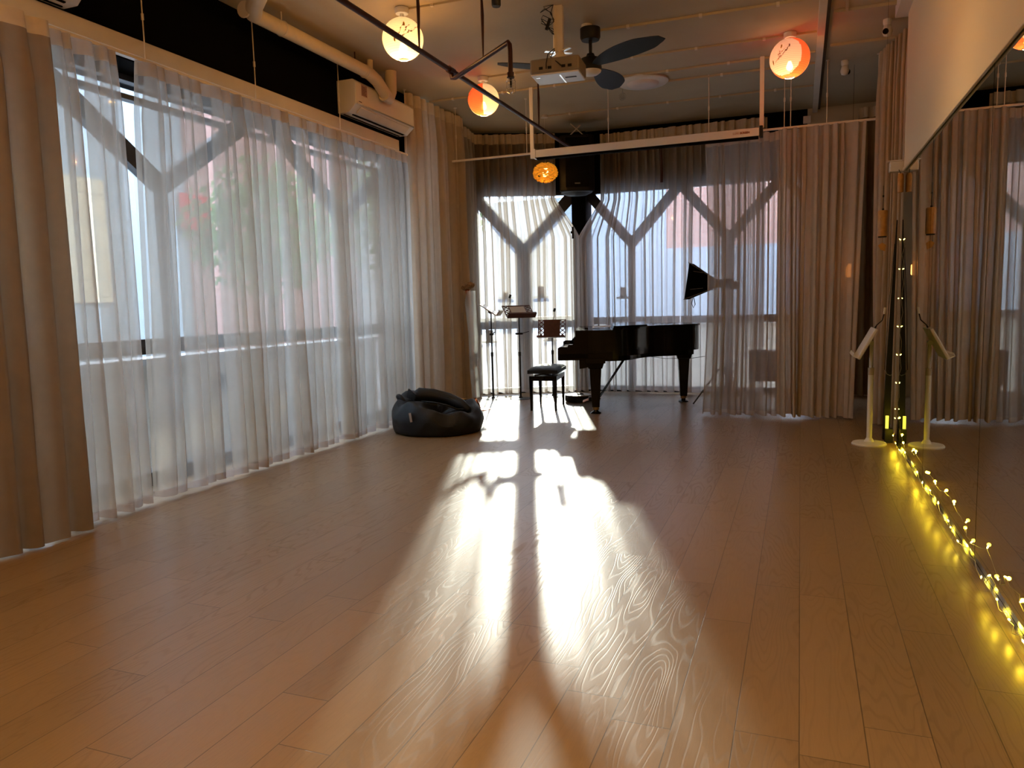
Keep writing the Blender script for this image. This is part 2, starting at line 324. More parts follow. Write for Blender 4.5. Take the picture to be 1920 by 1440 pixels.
# ------------------------------------------------------------------ curtains
def path_fn(pts):
    pts = [Vector((p[0], p[1], 0)) for p in pts]; cum = [0]
    for a, b in zip(pts, pts[1:]): cum.append(cum[-1] + (b - a).length)
    def f(s):
        s = max(0, min(cum[-1] - 1e-6, s))
        for i in range(len(pts) - 1):
            if s <= cum[i + 1]:
                k = (s - cum[i]) / (cum[i + 1] - cum[i]); return pts[i].lerp(pts[i + 1], k), (pts[i + 1] - pts[i]).normalized()
    return f, cum[-1]
def smooth_path(pts, n=6):
    """round the corners of a polyline"""
    for _ in range(3):
        q = [pts[0]]
        for a, b in zip(pts, pts[1:]): q += [(a[0] * .75 + b[0] * .25, a[1] * .75 + b[1] * .25), (a[0] * .25 + b[0] * .75, a[1] * .25 + b[1] * .75)]
        q.append(pts[-1]); pts = q
    return pts
def curtain(name, label, pts, z0, z1, fold, amp, mats, seed, sl_=lambda t: 0, sr_=lambda t: 0, head=.09, hem=.045, lean=.25, rag=.5, rows=22, group=None, inset=.0, omega=.45):
    rnd = random.Random(seed); f, L = path_fn(pts); nf = max(2, int(round(L / fold))); per = 16; nc = nf * per
    wa = [rnd.uniform(1 - rag, 1 + rag) for _ in range(nf + 2)]; wb = [rnd.uniform(-1, 1) for _ in range(nf + 2)]; wc = [rnd.uniform(-1, 1) for _ in range(nf + 2)]
    ws = [rnd.uniform(-.35, .35) for _ in range(nf + 2)]
    def lerpn(arr, q): i = int(q); k = q - i; k = k * k * (3 - 2 * k); return arr[min(i, len(arr) - 1)] * (1 - k) + arr[min(i + 1, len(arr) - 1)] * k
    def P(u, t):
        q = u * nf; a = lerpn(wa, q); b = lerpn(wb, q); c_ = lerpn(wc, q)
        ph = 2 * pi * (q + lerpn(ws, q) + lean * b * t * t * .5)
        ramp = .55 + .45 * min(1, t / .12) if t > 0 else .55
        A = amp * a * ramp * (1 + .35 * t * c_)
        off = A * (sin(ph) + .22 * sin(2 * ph + c_ * 3) * (.5 + t) + .10 * sin(3 * ph + 5 * b))
        s = L * u + sl_(t) * math.exp(-u * L / .4) - sr_(t) * math.exp(-(1 - u) * L / .4) - omega * fold * .58 * sin(ph + .6 * c_) * ramp * (.75 + .35 * b) - .12 * fold * sin(2 * ph) + .02 * c_ * t
        s = max(sl_(t), min(L - sr_(t), s))
        p, d = f(s); nn = Vector((-d.y, d.x, 0)); p = p + nn * off
        return (p.x, p.y, z1 + (z0 - z1) * t + (.008 * sin(ph) if t >= .999 else 0))
    Hh = z1 - z0; th_, te = head / Hh, 1 - hem / Hh
    def sheet(ts, nm, mat, par=None):
        mb = MB(); V = [P(i / nc, t) for t in ts for i in range(nc + 1)]; w_ = nc + 1
        mb.add(V, [[j * w_ + i, j * w_ + i + 1, (j + 1) * w_ + i + 1, (j + 1) * w_ + i] for j in range(len(ts) - 1) for i in range(nc)])
        return mb.build(nm, mat, par, smooth=True)
    ts = [th_ + (te - th_) * (j / rows) ** 1.0 for j in range(rows + 1)]
    o = sheet(ts, name, mats[0])
    if head: h_ = sheet([0, th_ * .5, th_], 'header_tape', mats[1], o)
    if hem: sheet([te, (te + 1) / 2, 1], 'hem', mats[2], o)
    return tag(o, label, 'curtain', group)
SW = (M['sheer_wide'], M['sheer_tape'], M['sheer_hem']); SH = (M['sheer'], M['sheer_tape'], M['sheer_hem']); DR = (M['drape'], M['drape_tape'], M['drape']); MD = (M['mid'], M['sheer_tape'], M['mid'])
HX = -4.03
curtain('curtain', 'heavy brown drape hanging beside the sheers at the near end of the long window wall', [(HX + .10, -.6), (HX + .10, 3.17)], .02, 2.9, .15, .055, DR, 3, sr_=lambda t: -.0 * t, lean=.5, rag=.5, omega=.5)
curtain('curtain', 'narrow sheer curtain between the brown drape and the uncovered slit of window', [(HX, 3.06), (HX, 3.72)], .03, 2.905, .11, .045, SW, 5, lean=.3, omega=.45, sl_=lambda t: -.05 * t)
curtain('curtain', 'wide sheer curtain running from the uncovered slit to below the air conditioner', [(HX, 3.78), (HX, 7.42)], .035, 2.905, .125, .05, SW, 8, lean=.6, rag=.5, omega=.62, sl_=lambda t: .10 * (1 - t))
# ceiling-high curtains round the corner
curtain('curtain', 'tall taupe drape hanging from the ceiling between air conditioner and copper stand', smooth_path([(-4.02, 7.50), (-4.0, 8.1), (-3.98, 8.85)]), .03, 3.58, .13, .055, (M['mid'], M['drape_tape'], M['mid']), 11, lean=.4, head=.13, sl_=lambda t: .0, rag=.6)
c1a = (-3.99, 8.75); 
curtain('curtain', 'tall sheer curtain bending round the corner behind the copper stand and dark music stands', smooth_path([(-4.06, 8.92), (-4.09, 9.25), (-4.15, 9.60), (-3.95, 9.70), (-3.06, 10.08), (-2.83, 10.13)]), .03, 3.55, .125, .036, (M['sheer'], M['drape_tape'], M['sheer_hem']), 14, lean=.3, head=.13,
        sr_=lambda t: (.33 if t < .25 else max(0.0, .33 * (1 - (t - .25) / .14))), rows=40)
curtain('curtain', 'tall sheer curtain behind the grand piano, reaching from loudspeaker corner to back wall', [(-2.90, 10.20), (-2.5, 10.25), (-.42, 10.24)], .03, 3.52, .13, .036, (M['sheer'], M['drape_tape'], M['sheer_hem']), 17, lean=.3, head=.13,
        sl_=lambda t: .33 if t < .25 else max(0.0, .33 * (1 - (t - .25) / .14)), rows=40)
# right-hand curtains on the lower track
curtain('curtain', 'sheer curtain drawn across behind the piano tail under the white screen case', [(-1.0, 8.4), (-.22, 8.4)], .025, 2.96, .11, .04, SH, 21, lean=.35, sl_=lambda t: .03 + .04 * sin(3 * t) - .06 * t * t)
curtain('curtain', 'gathered beige double sheer curtain between the screen case and the mirror', [(-.24, 8.40), (.58, 8.38)], .025, 2.975, .09, .045, MD, 23, lean=.6, rag=.6, omega=.55, sr_=lambda t: -.0 + .06 * t)
curtain('curtain', 'dark taupe drape hanging from the ceiling at the far end of the mirror', [(.70, 8.28), (.82, 7.75), (.87, 7.46)], .03, 3.58, .10, .04, (M['mid'], M['mid'], M['mid']), 27, lean=.5, rag=.5)
curtain('curtain', 'ceiling-high drape in the dim bay beyond the beige curtain', [(.62, 10.2), (1.6, 10.25)], .03, 3.5, .12, .04, DR, 29, lean=.3, head=.12)

# tracks and rods
def track(name, label, a, b, rods, wdt=.018, h_=.02, top=H, group=None):
    m = MB(); m.bar(a, b, wdt, h_); o = m.build(name, M['rod']); tag(o, label, 'curtain track', group)
    for p in rods:
        q = MB(); q.tube([(p[0], p[1], top), (p[0], p[1], a[2])], .0045, 6)
        q.lathe([(.009, a[2] + .26), (.009, a[2] + .3)], 8, Matrix.Translation((p[0], p[1], 0))); q.lathe([(.02, top - .006), (.02, top)], 10, Matrix.Translation((p[0], p[1], 0)))
        q.build('hanging_rod', M['rod'], o)
    return o
track('curtain_track', 'long white curtain track under the board on the window side, hung by thin rods', (-4.03, -1, 2.915), (-4.03, 7.48, 2.915), [(-4.03, y) for y in (1.2, 2.1, 3.95, 5.03, 6.2, 7.47)])
track('curtain_track', 'white curtain track crossing the room above piano, ending by the mirror', (-3.92, 8.4, 2.985), (.76, 8.4, 2.985), [(x, 8.4) for x in (-3.86, -2.97, -2.01, -.93, -.18, -.12, .22, .68)])

# ------------------------------------------------------------------ projector screen in its case
sc = empty('projector_screen_case', (-1.55, 8.0, 2.83)); tag(sc, 'long white roll-up projector screen case hung from the ceiling across the room', 'projector screen')
m = MB(); m.box((-1.17, -.035, .02), (1.15, .045, .10)); m.build('casing', M['white'], sc, bevel=.006)
m = MB(); m.box((-1.16, -.028, 0.0), (1.14, .038, .02)); m.build('slot', M['black'], sc)
m = MB(); m.box((1.15, -.04, .01), (1.182, .05, .115)); m.build('end_cap', M['blackplastic'], sc, bevel=.004)
m = MB(); m.box((-1.19, -.04, .01), (-1.17, .05, .11)); m.build('end_cap', M['white'], sc)
for x in (-1.215, 1.17):
    m = MB(); m.box((x - .02, -.012, .1 if x > 0 else .02), (x + .02, .012, H - 2.83)); m.build('hanging_strap', M['white'], sc)
def text(body, size, mat, parent, name='lettering', ext=.0008, bold=0):
    cu = bpy.data.curves.new(name, 'FONT'); cu.body = body; cu.size = size; cu.extrude = ext; cu.offset = bold
    o = bpy.data.objects.new(name, cu); C.objects.link(o); dg = bpy.context.evaluated_depsgraph_get()
    me = bpy.data.meshes.new_from_object(o.evaluated_get(dg)); bpy.data.objects.remove(o); me.name = name; me.materials.clear(); me.materials.append(mat)
    q = bpy.data.objects.new(name, me); C.objects.link(q); q.parent = parent; return q
for bd, xx, bo in (('LUXI', .90, 0), ('SCREEN', .968, .0012)):
    tx = text(bd, .026, M['ink'], sc, bold=bo); tx.location = (xx, -.0365, .052); tx.rotation_euler = (pi / 2, 0, 0)

# ------------------------------------------------------------------ air conditioners
def aircon(loc, label, sticker):
    o = empty('air_conditioner', loc); tag(o, label, 'air conditioner')
    L_ = 1.14; D = .205; Hh = .30
    prof = [(0, 0), (.12, -.0), (D, .075), (D, Hh - .03), (D - .03, Hh), (0, Hh)]
    m = MB(); n = len(prof); V = [(x, y, z) for y in (0, L_) for x, z in prof]
    m.add(V, [list(range(n)), [n + i for i in range(n)][::-1]] + [[i, n + i, n + (i + 1) % n, (i + 1) % n] for i in range(n)]); m.build('body', M['white'], o, bevel=.006)
    m = MB(); m.bar((D + .003, .02, .078), (D + .003, L_ - .02, .078), .012, .012); m.build('chrome_strip', M['chrome'], o)
    m = MB(); m.bar((.168, .10, .032), (.168, L_ - .10, .032), .075, .008, up=(.075, 0, -.085)); m.build('air_flap', M['cream'], o)
    m = MB(); m.bar((.112, .08, -.004), (.112, L_ - .08, -.004), .018, .008); m.bar((.04, .04, -.003), (.04, L_ - .04, -.003), .012, .006); m.build('outlet_slot', M['black'], o)
    if sticker:
        m = MB(); m.box((D + .0005, .10, .165), (D + .002, .20, .27)); s_ = m.build('energy_sticker', pmat('sticker', (.42, .26, .20), .6), o)
        for k in range(6):
            q = MB(); q.box((D + .002, .11, .175 + k * .014), (D + .0028, .19 - .01 * (k % 3), .181 + k * .014)); q.build('sticker_line', pmat('sticker_print', (.12, .06, .05), .6), s_)
        q = MB(); q.box((D + .0005, .05, .098), (D + .002, .10, .104)); q.build('name_plate', M['blackplastic'], o)
    return o
aircon((-4.115, 6.30, 3.105), 'white wall air conditioner with energy sticker above the window curtains', True)
aircon((-4.115, 2.30, 3.08), 'white wall air conditioner cut off by the top of the photo over the brown drape', False)

# ------------------------------------------------------------------ pipes
m = MB(); pts = [(-3.78, 3.9, 3.66), (-3.82, 4.5, 3.52), (-3.83, 4.68, 3.47)]
o = empty('insulated_pipe', (-3.83, 5.6, 3.48)); tag(o, 'fat cream insulated pipe with elbows running under the ceiling above the air conditioner', 'pipe')
def loc(pts, o): return [tuple(Vector(p) - o.location) for p in pts]
m = MB(); m.tube(loc([(-3.50, 4.5, 3.62), (-3.58, 4.62, 3.56), (-3.75, 4.72, 3.48), (-3.84, 4.82, 3.47)], o), .062, 16); m.build('elbow', M['pipe'], o, smooth=60)
m = MB(); m.tube(loc([(-3.84, 4.80, 3.47), (-3.84, 6.35, 3.475)], o), .056, 16); m.build('main_run', M['pipe'], o, smooth=60)
m = MB(); m.tube(loc([(-3.84, 6.33, 3.475), (-3.84, 6.45, 3.47), (-3.84, 6.58, 3.44), (-3.84, 6.70, 3.37), (-3.84, 6.77, 3.335)], o), .058, 16)
m.tube(loc([(-3.84, 6.70, 3.34), (-3.84, 6.80, 3.33), (-3.84, 6.84, 3.40), (-3.84, 6.85, 3.6)], o), .058, 16); m.build('elbow', M['pipe'], o, smooth=60)
m = MB(); m.tube(loc([(-3.84, 6.46, 3.48), (-3.84, 6.46, 3.6)], o), .028, 12); m.build('branch', M['pipe'], o, smooth=60)
for y, zz in ((4.72, 0), (5.15, 0), (6.36, 0)):
    m = MB(); m.lathe([(.059, -.008), (.062, 0), (.059, .008)], 18, Matrix.Translation(Vector((-3.84, y, 3.472)) - o.location) @ Matrix.Rotation(pi / 2, 4, 'X')); m.build('pipe_clamp', M['cream'], o)
for y in (5.15, 6.2):
    m = MB(); m.tube(loc([(-3.84, y, 3.53), (-3.84, y, 3.6)], o), .006, 6); m.build('pipe_hanger', M['brown'] if y > 6 else M['rod'], o)
# brown sprinkler main
PX = -2.65; PZ = 3.15
o = empty('sprinkler_pipe', (PX, 5.7, PZ)); tag(o, 'dark brown sprinkler pipe crossing below the ceiling towards the loudspeaker corner', 'pipe')
m = MB(); m.tube(loc([(PX, 1.9, PZ), (PX, 9.35, PZ)], o), .020, 12); m.build('main_run', M['brown'], o, smooth=60)
def ks(p): return (p[0] * .949, p[1] * .949, 1.28 + (p[2] - 1.28) * .949)
m = MB(); m.tube(loc([ks(p) for p in ((-2.79, 6.02, 3.27), (-2.79, 6.03, 3.19), (-2.75, 6.01, 3.185), (-2.70, 5.98, 3.19), (-2.12, 5.63, 3.27), (-2.11, 5.625, 3.25), (-2.105, 5.62, 3.20), (-2.105, 5.62, 3.03))], o), .018, 12); m.build('branch', M['brown'], o, smooth=60)
m = MB(); m.lathe([(.028, -.045), (.028, .045)], 12, Matrix.Translation(Vector((PX, 5.71, PZ)) - o.location) @ Matrix.Rotation(pi / 2, 4, 'X')); m.build('fitting', M['brown'], o, smooth=40)
hp = Vector(ks((-2.105, 5.62, 3.02)))
m = MB(); m.lathe([(.023, -.02), (.025, .02)], 12, Matrix.Translation(hp - o.location)); m.build('fitting', M['brown'], o, smooth=40)
for (x, y, zz) in ((PX, 5.17, PZ), (PX, 7.9, PZ), (-2.28, 5.50, PZ - .005)):
    m = MB(); m.tube(loc([(x, y, 3.6), (x + .003, y, 3.45), (x, y, zz)], o), [.008, .013, .006], 6); m.build('hanging_strap', M['brown'], o)
m = MB(); m.tube(loc([(PX, 9.2, PZ), (-2.3, 9.25, PZ), (-1.75, 9.6, 3.2), (-1.66, 9.7, 3.18), (-1.65, 9.72, 2.9), (-1.65, 9.72, 2.74)], o), .018, 10); m.build('branch', M['brown'], o, smooth=60)
hz = hp.z - .045
m = MB(); q = Matrix.Translation(Vector((hp.x, hp.y, hz)) - o.location); m.lathe([(.028, .028), (.028, .034)], 14, q); m.lathe([(.008, -.04), (.008, .03)], 8, q); hd_ = m.build('sprinkler_head', M['blackmetal'], o)
m = MB()
for k in range(8):
    a = 2 * pi * k / 8; m.tube([q @ Vector(p) for p in ((.012 * cos(a), .012 * sin(a), .03), (.034 * cos(a), .034 * sin(a), .01), (.036 * cos(a), .036 * sin(a), -.075), (.01 * cos(a), .01 * sin(a), -.085))], .0016, 5)
for z in (0, -.04): m.tube([q @ Vector((.036 * cos(2 * pi * k / 20), .036 * sin(2 * pi * k / 20), z)) for k in range(21)], .0015, 5)
m.build('wire_cage', M['chrome'], hd_)
# dark spotlight end at the photo's top edge
o = empty('ceiling_spotlight', (-2.13, 5.42, 3.46)); tag(o, 'small black cylinder spotlight poking in at the top edge beside the lantern', 'spotlight')
m = MB(); m.lathe([(.030, 0), (.035, .01), (.035, .12)], 16); m.build('housing', M['blackplastic'], o, smooth=40); m = MB(); m.lathe([(.01, .12), (.01, .14)], 8); m.build('stem', M['blackplastic'], o)

# ------------------------------------------------------------------ ceiling conduits
cg = 'thin painted conduits across the ceiling'
for y, x0, x1, rr, lb in ((6.60, -1.70, .1, .011, 'cream ceiling conduit running away from the fan mount'), (7.42, -3.04, .1, .009, 'cream ceiling conduit joining the two red lanterns'),
                          (8.0, -4.0, .1, .010, 'cream ceiling conduit just beyond the fan blade'), (8.38, -1.7, .1, .011, 'cream ceiling conduit passing behind the round ceiling lamp'),
                          (9.25, -3.0, .1, .010, 'cream ceiling conduit leading to the feather lamp'), (5.5, -3.0, -2.0, .008, 'cream ceiling conduit beside the cream paper lantern')):
    m = MB(); m.bar((x0, y, H - rr), (x1, y + .03, H - rr), rr * 2, rr * 2); oc = m.build('ceiling_conduit', M['ceil'], bevel=.003); tag(oc, lb, 'conduit', cg)
    for k in range(int((x1 - x0) / .6)):
        m = MB(); xx = x0 + .3 + k * .6; m.box((xx - .012, y - rr * 1.7 + .03 * (xx - x0) / (x1 - x0), H - rr * 2.4), (xx + .012, y + rr * 1.7 + .03 * (xx - x0) / (x1 - x0), H)); m.build('clip', M['cream'], oc)
for y, lb in ((7.0, 'cream conduit crossing the ceiling in the side bay nearest the camera dome'), (7.9, 'cream conduit crossing the side bay ceiling beyond the camera dome')):
    m = MB(); m.bar((.225, y, H - .012), (.9, y + .02, H - .012), .025, .024); tag(m.build('ceiling_conduit', M['ceil']), lb, 'conduit', cg)
m = MB(); m.bar((.30, 6.4, H - .012), (.32, 7.0, H - .012), .022, .022); tag(m.build('ceiling_conduit', M['ceil']), 'short cream conduit running along the ceiling beside the trunking', 'conduit')

# ------------------------------------------------------------------ paper lanterns
def lantern(loc_, rz, r, label, style, power, tilt=0):
    o = empty('paper_lantern', loc_, rz); tag(o, label, 'lantern', 'round paper lanterns under the ceiling')
    m = MB(); m.lathe([(.05, H - loc_[2] - .045), (.055, H - loc_[2] - .03), (.055, H - loc_[2] - .004)], 20); m.build('ceiling_socket', M['white'], o, smooth=40)
    m = MB(); m.lathe([(.016, r * .95), (.016, H - loc_[2] - .04)], 10); m.build('bulb_holder', M['white'], o, smooth=40)
    m = MB(); nu, nv = 96, 36; V = []
    for j in range(nv + 1):
        th = radians(14) + (pi - radians(28)) * j / nv
        for i in range(nu):
            rr = r * (1 + .004 * (j % 2)); a = 2 * pi * i / nu; V.append((rr * sin(th) * cos(a), rr * sin(th) * sin(a), rr * cos(th)))
    m.v = V
    for j in range(nv):
        for i in range(nu):
            m.f.append([j * nu + i, j * nu + (i + 1) % nu, (j + 1) * nu + (i + 1) % nu, (j + 1) * nu + i])
            a = 2 * pi * (i + .5) / nu; x, y = cos(a), sin(a); th = radians(14) + (pi - radians(28)) * (j + .5) / nv
            if style == 'cream': k = 0
            elif style == 'wedge': k = 1 if (math.cos(a + .75) > .74) else 0
            else: k = 1 if abs(sin(th) * y) < .42 or th > 2.6 and False else 0
            m.m.append(k)
    sh = m.build('paper_shade', [M['lan_white'] if style != 'disc' else M['lan_pink'], M['lan_red']], o, smooth=True)
    for zz in (1, -1): rg = MB(); rg.tube([(r * .25 * cos(2 * pi * k / 20), r * .25 * sin(2 * pi * k / 20), zz * r * .97) for k in range(21)], .003, 5); rg.build('wire_ring', M['white'], o)
    # painted twig
    b = MB(); rnd = random.Random(int(r * 1000) + len(label))
    def sp(a, t, k=1.012): return (r * k * cos(t) * cos(a), r * k * cos(t) * sin(a), r * k * sin(t))
    a0 = -pi / 2
    for br in range(4):
        a = a0 - .35 + br * .18; t = -.35 + .1 * br; P_ = [sp(a, t)]
        for k in range(7): a += rnd.uniform(-.02, .16); t += rnd.uniform(.02, .14); P_.append(sp(a, t))
        b.tube(P_, .0012, 5)
        for k in range(5):
            p = Vector(P_[rnd.randrange(2, 8)]); b.lathe([(.001, -.002), (.006, 0), (.001, .002)], 6, Matrix.Translation(p * 1.005) @ p.to_track_quat('Z', 'Y').to_matrix().to_4x4())
    b.build('painted_branch', M['ink'], o)
    for (a, t) in ((a0 + .05, .42), (a0 - .45, -.28)):
        b = MB(); p = Vector(sp(a, t)); b.lathe([(.001, -.002), (.013, 0), (.001, .002)], 8, Matrix.Translation(p * 1.003) @ p.to_track_quat('Z', 'Y').to_matrix().to_4x4() @ Matrix.Diagonal((.6, 1.6, 1, 1)))
        b.build('painted_bird', M['inkgold'], o)
    bl = MB(); bl.lathe([(.004, -.03), (.022, -.02), (.03, 0), (.022, .025), (.012, .05)], 12, Matrix.Translation((0, 0, -r * .45))); bl.build('bulb', emis('lantern_bulb', (1, .75, .42), 10), o, smooth=True)
    l = bpy.data.lights.new('lantern_light', 'POINT'); l.energy = power; l.color = (1, .66, .30); l.shadow_soft_size = .03
    lo = bpy.data.objects.new('lantern_light', l); C.objects.link(lo); lo.parent = o; lo.location = (0, 0, -r * .45 - .04)
    return o
lantern((-2.95, 5.48, 3.365), radians(30), .16, 'cream paper lantern with painted twigs behind the brown pipe, nearest the air conditioner', 'cream', 9)
lantern((-3.08, 7.41, 3.37), radians(-70), .16, 'paper lantern with red wedges hanging between brown pipe and the corner curtain', 'wedge', 5)
lantern((-.12, 7.40, 3.38), radians(-28), .17, 'paper lantern with pale painted faces and red rim beside the ceiling trunking', 'disc', 4)
# the same lanterns behind the camera that warm this end of the room
lantern((-.12, 4.6, 3.38), radians(10), .17, 'cream paper lantern above the photo, over the middle of the mirror', 'cream', 20)
lantern((-2.95, 2.0, 3.365), radians(10), .16, 'cream paper lantern above the photo near the brown drape', 'cream', 14)
lantern((-.5, .8, 3.365), radians(60), .16, 'cream paper lantern behind the camera, near the mirror', 'cream', 75)
lantern((-1.6, -1.6, 3.365), radians(60), .16, 'cream paper lantern behind the camera in the middle of the room', 'cream', 40)

# feather pendant
o = empty('feather_pendant_lamp', (-3.02, 9.22, 2.90)); tag(o, 'amber feather ball pendant lamp hanging beside the black loudspeaker', 'pendant lamp')
m = MB(); rnd = random.Random(4)
for k in range(420):
    z = rnd.uniform(-1, 1); a = rnd.uniform(0, 2 * pi); rr = math.sqrt(max(0, 1 - z * z)); nrm = Vector((rr * cos(a), rr * sin(a), z)); p = Vector((nrm.x * .145, nrm.y * .145, nrm.z * .115))
    tn = nrm.cross(Vector((0, 0, 1))).normalized() if abs(z) < .98 else Vector((1, 0, 0)); tn = (tn + nrm * rnd.uniform(.1, .45) + Vector((0, 0, rnd.uniform(-.25, .25)))).normalized(); bn = nrm.cross(tn).normalized()
    l_, w_ = rnd.uniform(.04, .07), rnd.uniform(.008, .013)
    c = [p + tn * l_ * q + bn * w_ * e + nrm * (.012 * q + .012 * abs(e) * 0) for q, e in ((-.5, 0), (-.15, -1), (.25, -.9), (.5, 0), (.25, .9), (-.15, 1))]; m.add(c, [[0, 1, 2, 3, 4, 5]])
m.build('feather_shade', paperlamp('amber_feather', (1, .42, .03), .10, .10, .35), o)
m = MB(); m.tube([(0, 0, .05), (0, 0, .695)], .002, 5); m.build('cord', M['rod'], o)
m = MB(); m.lathe([(.045, .67), (.045, .70)], 16); m.build('ceiling_rose', M['white'], o)
m = MB(); m.lathe([(.03, -.05), (.04, 0), (.03, .05)], 12); m.build('bulb', emis('feather_bulb', (1, .6, .2), 1.2), o, smooth=True)
l = bpy.data.lights.new('feather_light', 'POINT'); l.energy = .9; l.color = (1, .55, .15); l.shadow_soft_size = .05; lo = bpy.data.objects.new('feather_light', l); C.objects.link(lo); lo.parent = o; lo.location = (0, 0, -.07)

# ------------------------------------------------------------------ projector
o = empty('ceiling_projector', (-1.82, 5.84, 3.05), radians(4)); tag(o, 'white ceiling projector on a pole beside the fan, cables dangling', 'projector')
m = MB(); m.box((-.195, -.02, .012), (.20, .26, .125)); m.build('body', pmat('projector_shell', (.22, .18, .12), .5), o, bevel=.015)
m = MB(); m.box((-.19, -.015, 0), (.195, .255, .014)); m.build('base_plate', M['white'], o, bevel=.006)
m = MB(); m.box((.03, .02, -.002), (.042, .25, .0)); m.box((-.16, .04, -.002), (-.13, .06, 0)); m.build('panel_gap', M['chrome'], o); m = MB(); m.box((.06, .1, -.002), (.15, .125, 0)); m.build('vent', M['blackplastic'], o)
for x in (-.12, -.05, .06, .11):
    m = MB(); m.box((x, -.024, .04), (x + .03, -.018, .06)); m.build('port', M['blackplastic'], o)
m = MB(); m.lathe([(.05, .125), (.045, .175), (.03, .19)], 14, Matrix.Translation((.02, .12, 0))); m.build('mount_cone', M['cream'], o, smooth=40)
m = MB(); m.bar((-.09, .06, .20), (.10, .18, .20), .04, .006); m.bar((-.07, .18, .20), (.12, .06, .205), .03, .006); m.build('mount_bracket', M['chrome'], o)
m = MB(); m.box((-.015, .10, .19), (.045, .15, .55)); m.build('pole', M['cream'], o); m = MB(); m.tube([(-.02, .1, .2), (-.02, .1, .55)], .012, 8); m.build('cable_conduit', M['cream'], o)
rnd = random.Random(9)
for k in range(3):
    P_ = [(-.02, .08, .55)]; 
    for j in range(9): P_.append((-.07 - .055 * cos(j * 1.15 + k), .07 + .01 * k, .50 - .018 * j + .045 * sin(j * 1.3 + k * 1.7)))
    P_ += [(-.03, .08, .33)]
    m = MB(); m.tube(P_, .0028, 6); m.build('cable', M['blackplastic'], o, smooth=True)
m = MB(); m.bar((-.075, .06, .36), (-.045, .06, .44), .02, .02); m.build('cable_adapter', M['blackplastic'], o)
for P_ in ([(-.01, .05, .21), (-.05, .0, .16), (-.06, -.03, .08), (-.06, -.03, .04)], [(-.01, .05, .2), (-.03, .0, .13), (.03, -.025, .08), (.06, -.03, .05)]):
    m = MB(); m.tube(P_, .004, 6); m.build('cable', M['blackplastic'], o, smooth=True)

# ------------------------------------------------------------------ ceiling fan
o = empty('ceiling_fan', (-1.69, 6.45, 3.22)); tag(o, 'dark ceiling fan with curved grey blades and white light behind the projector', 'ceiling fan')
m = MB(); m.lathe([(.075, .25), (.085, .27), (.085, .345)], 24); m.build('canopy', M['blackplastic'], o, smooth=40)
m = MB(); m.lathe([(.045, .345), (.045, .38)], 16, Matrix.Translation((-.03, 0, 0))); m.build('junction_box', M['cream'], o)
m = MB(); m.lathe([(.014, .12), (.014, .26)], 12); m.build('down_rod', M['blackplastic'], o, smooth=40)
m = MB(); m.lathe([(.09, .0), (.094, .02), (.09, .07), (.08, .10), (.04, .115), (.03, .14)], 28); m.build('motor_housing', M['blackplastic'], o, smooth=40)
m = MB(); m.lathe([(.02, -.038), (.06, -.03), (.085, -.012), (.09, 0)], 28); m.build('light_dome', M['white'], o, smooth=True)
def blade(ang, pitch=.25):
    m = MB(); N_ = 18; V = []
    for i in range(N_ + 1):
        k = i / N_; x = .07 + .72 * k; wd = .02 + .10 * sin(min(1, k * 1.15) * pi * .72) ** .8 * (1 - max(0, k - .80) / .2 * .93) ** .6; yc = .10 * k * k - .02; z = .03 + .02 * k
        for e in (-1, 1):
            V.append((x, yc + e * wd, z + e * wd * pitch + .003)); V.append((x, yc + e * wd, z + e * wd * pitch - .003))
    F = []
    for i in range(N_):
        b_ = i * 4; c_ = b_ + 4; F += [[b_, b_ + 2, c_ + 2, c_], [b_ + 1, c_ + 1, c_ + 3, b_ + 3], [b_, c_, c_ + 1, b_ + 1], [b_ + 2, b_ + 3, c_ + 3, c_ + 2]]
    F += [[0, 1, 3, 2], [N_ * 4, N_ * 4 + 2, N_ * 4 + 3, N_ * 4 + 1]]
    m.add([Matrix.Rotation(ang, 4, 'Z') @ Vector(v) for v in V], F); return m.build('blade', M['fan'], o, smooth=40)
blade(radians(-38), -.12); blade(radians(82), -.12); blade(radians(202), -.12)

# round ceiling diffuser lamp
o = empty('round_ceiling_lamp', (-1.60, 8.27, 3.60)); tag(o, 'flat round white ceiling lamp beyond the fan, unlit', 'ceiling lamp')
m = MB(); m.lathe([(.25, -.035), (.27, -.02), (.26, 0)], 40); m.build('rim', M['white'], o, smooth=50)
m = MB(); m.lathe([(.08, -.062), (.15, -.056), (.17, -.035)], 36); m.build('diffuser', pmat('pink_white_diffuser', (.78, .66, .60), .4), o, smooth=50)
o = empty('heat_detector', (-1.87, 8.5, 3.52)); tag(o, 'tiny wire-ringed detector bulb under the round ceiling lamp', 'detector')
m = MB(); m.lathe([(.01, 0), (.03, .0), (.03, .012)], 14, Matrix.Rotation(pi / 2, 4, 'X')); m.lathe([(.006, .03), (.006, .08)], 8); m.build('sensor', M['chrome'], o); m = MB(); m.tube([(.038 * cos(2 * pi * k / 20), 0, .038 * sin(2 * pi * k / 20)) for k in range(21)], .003, 5); m.build('wire_ring', M['chrome'], o)
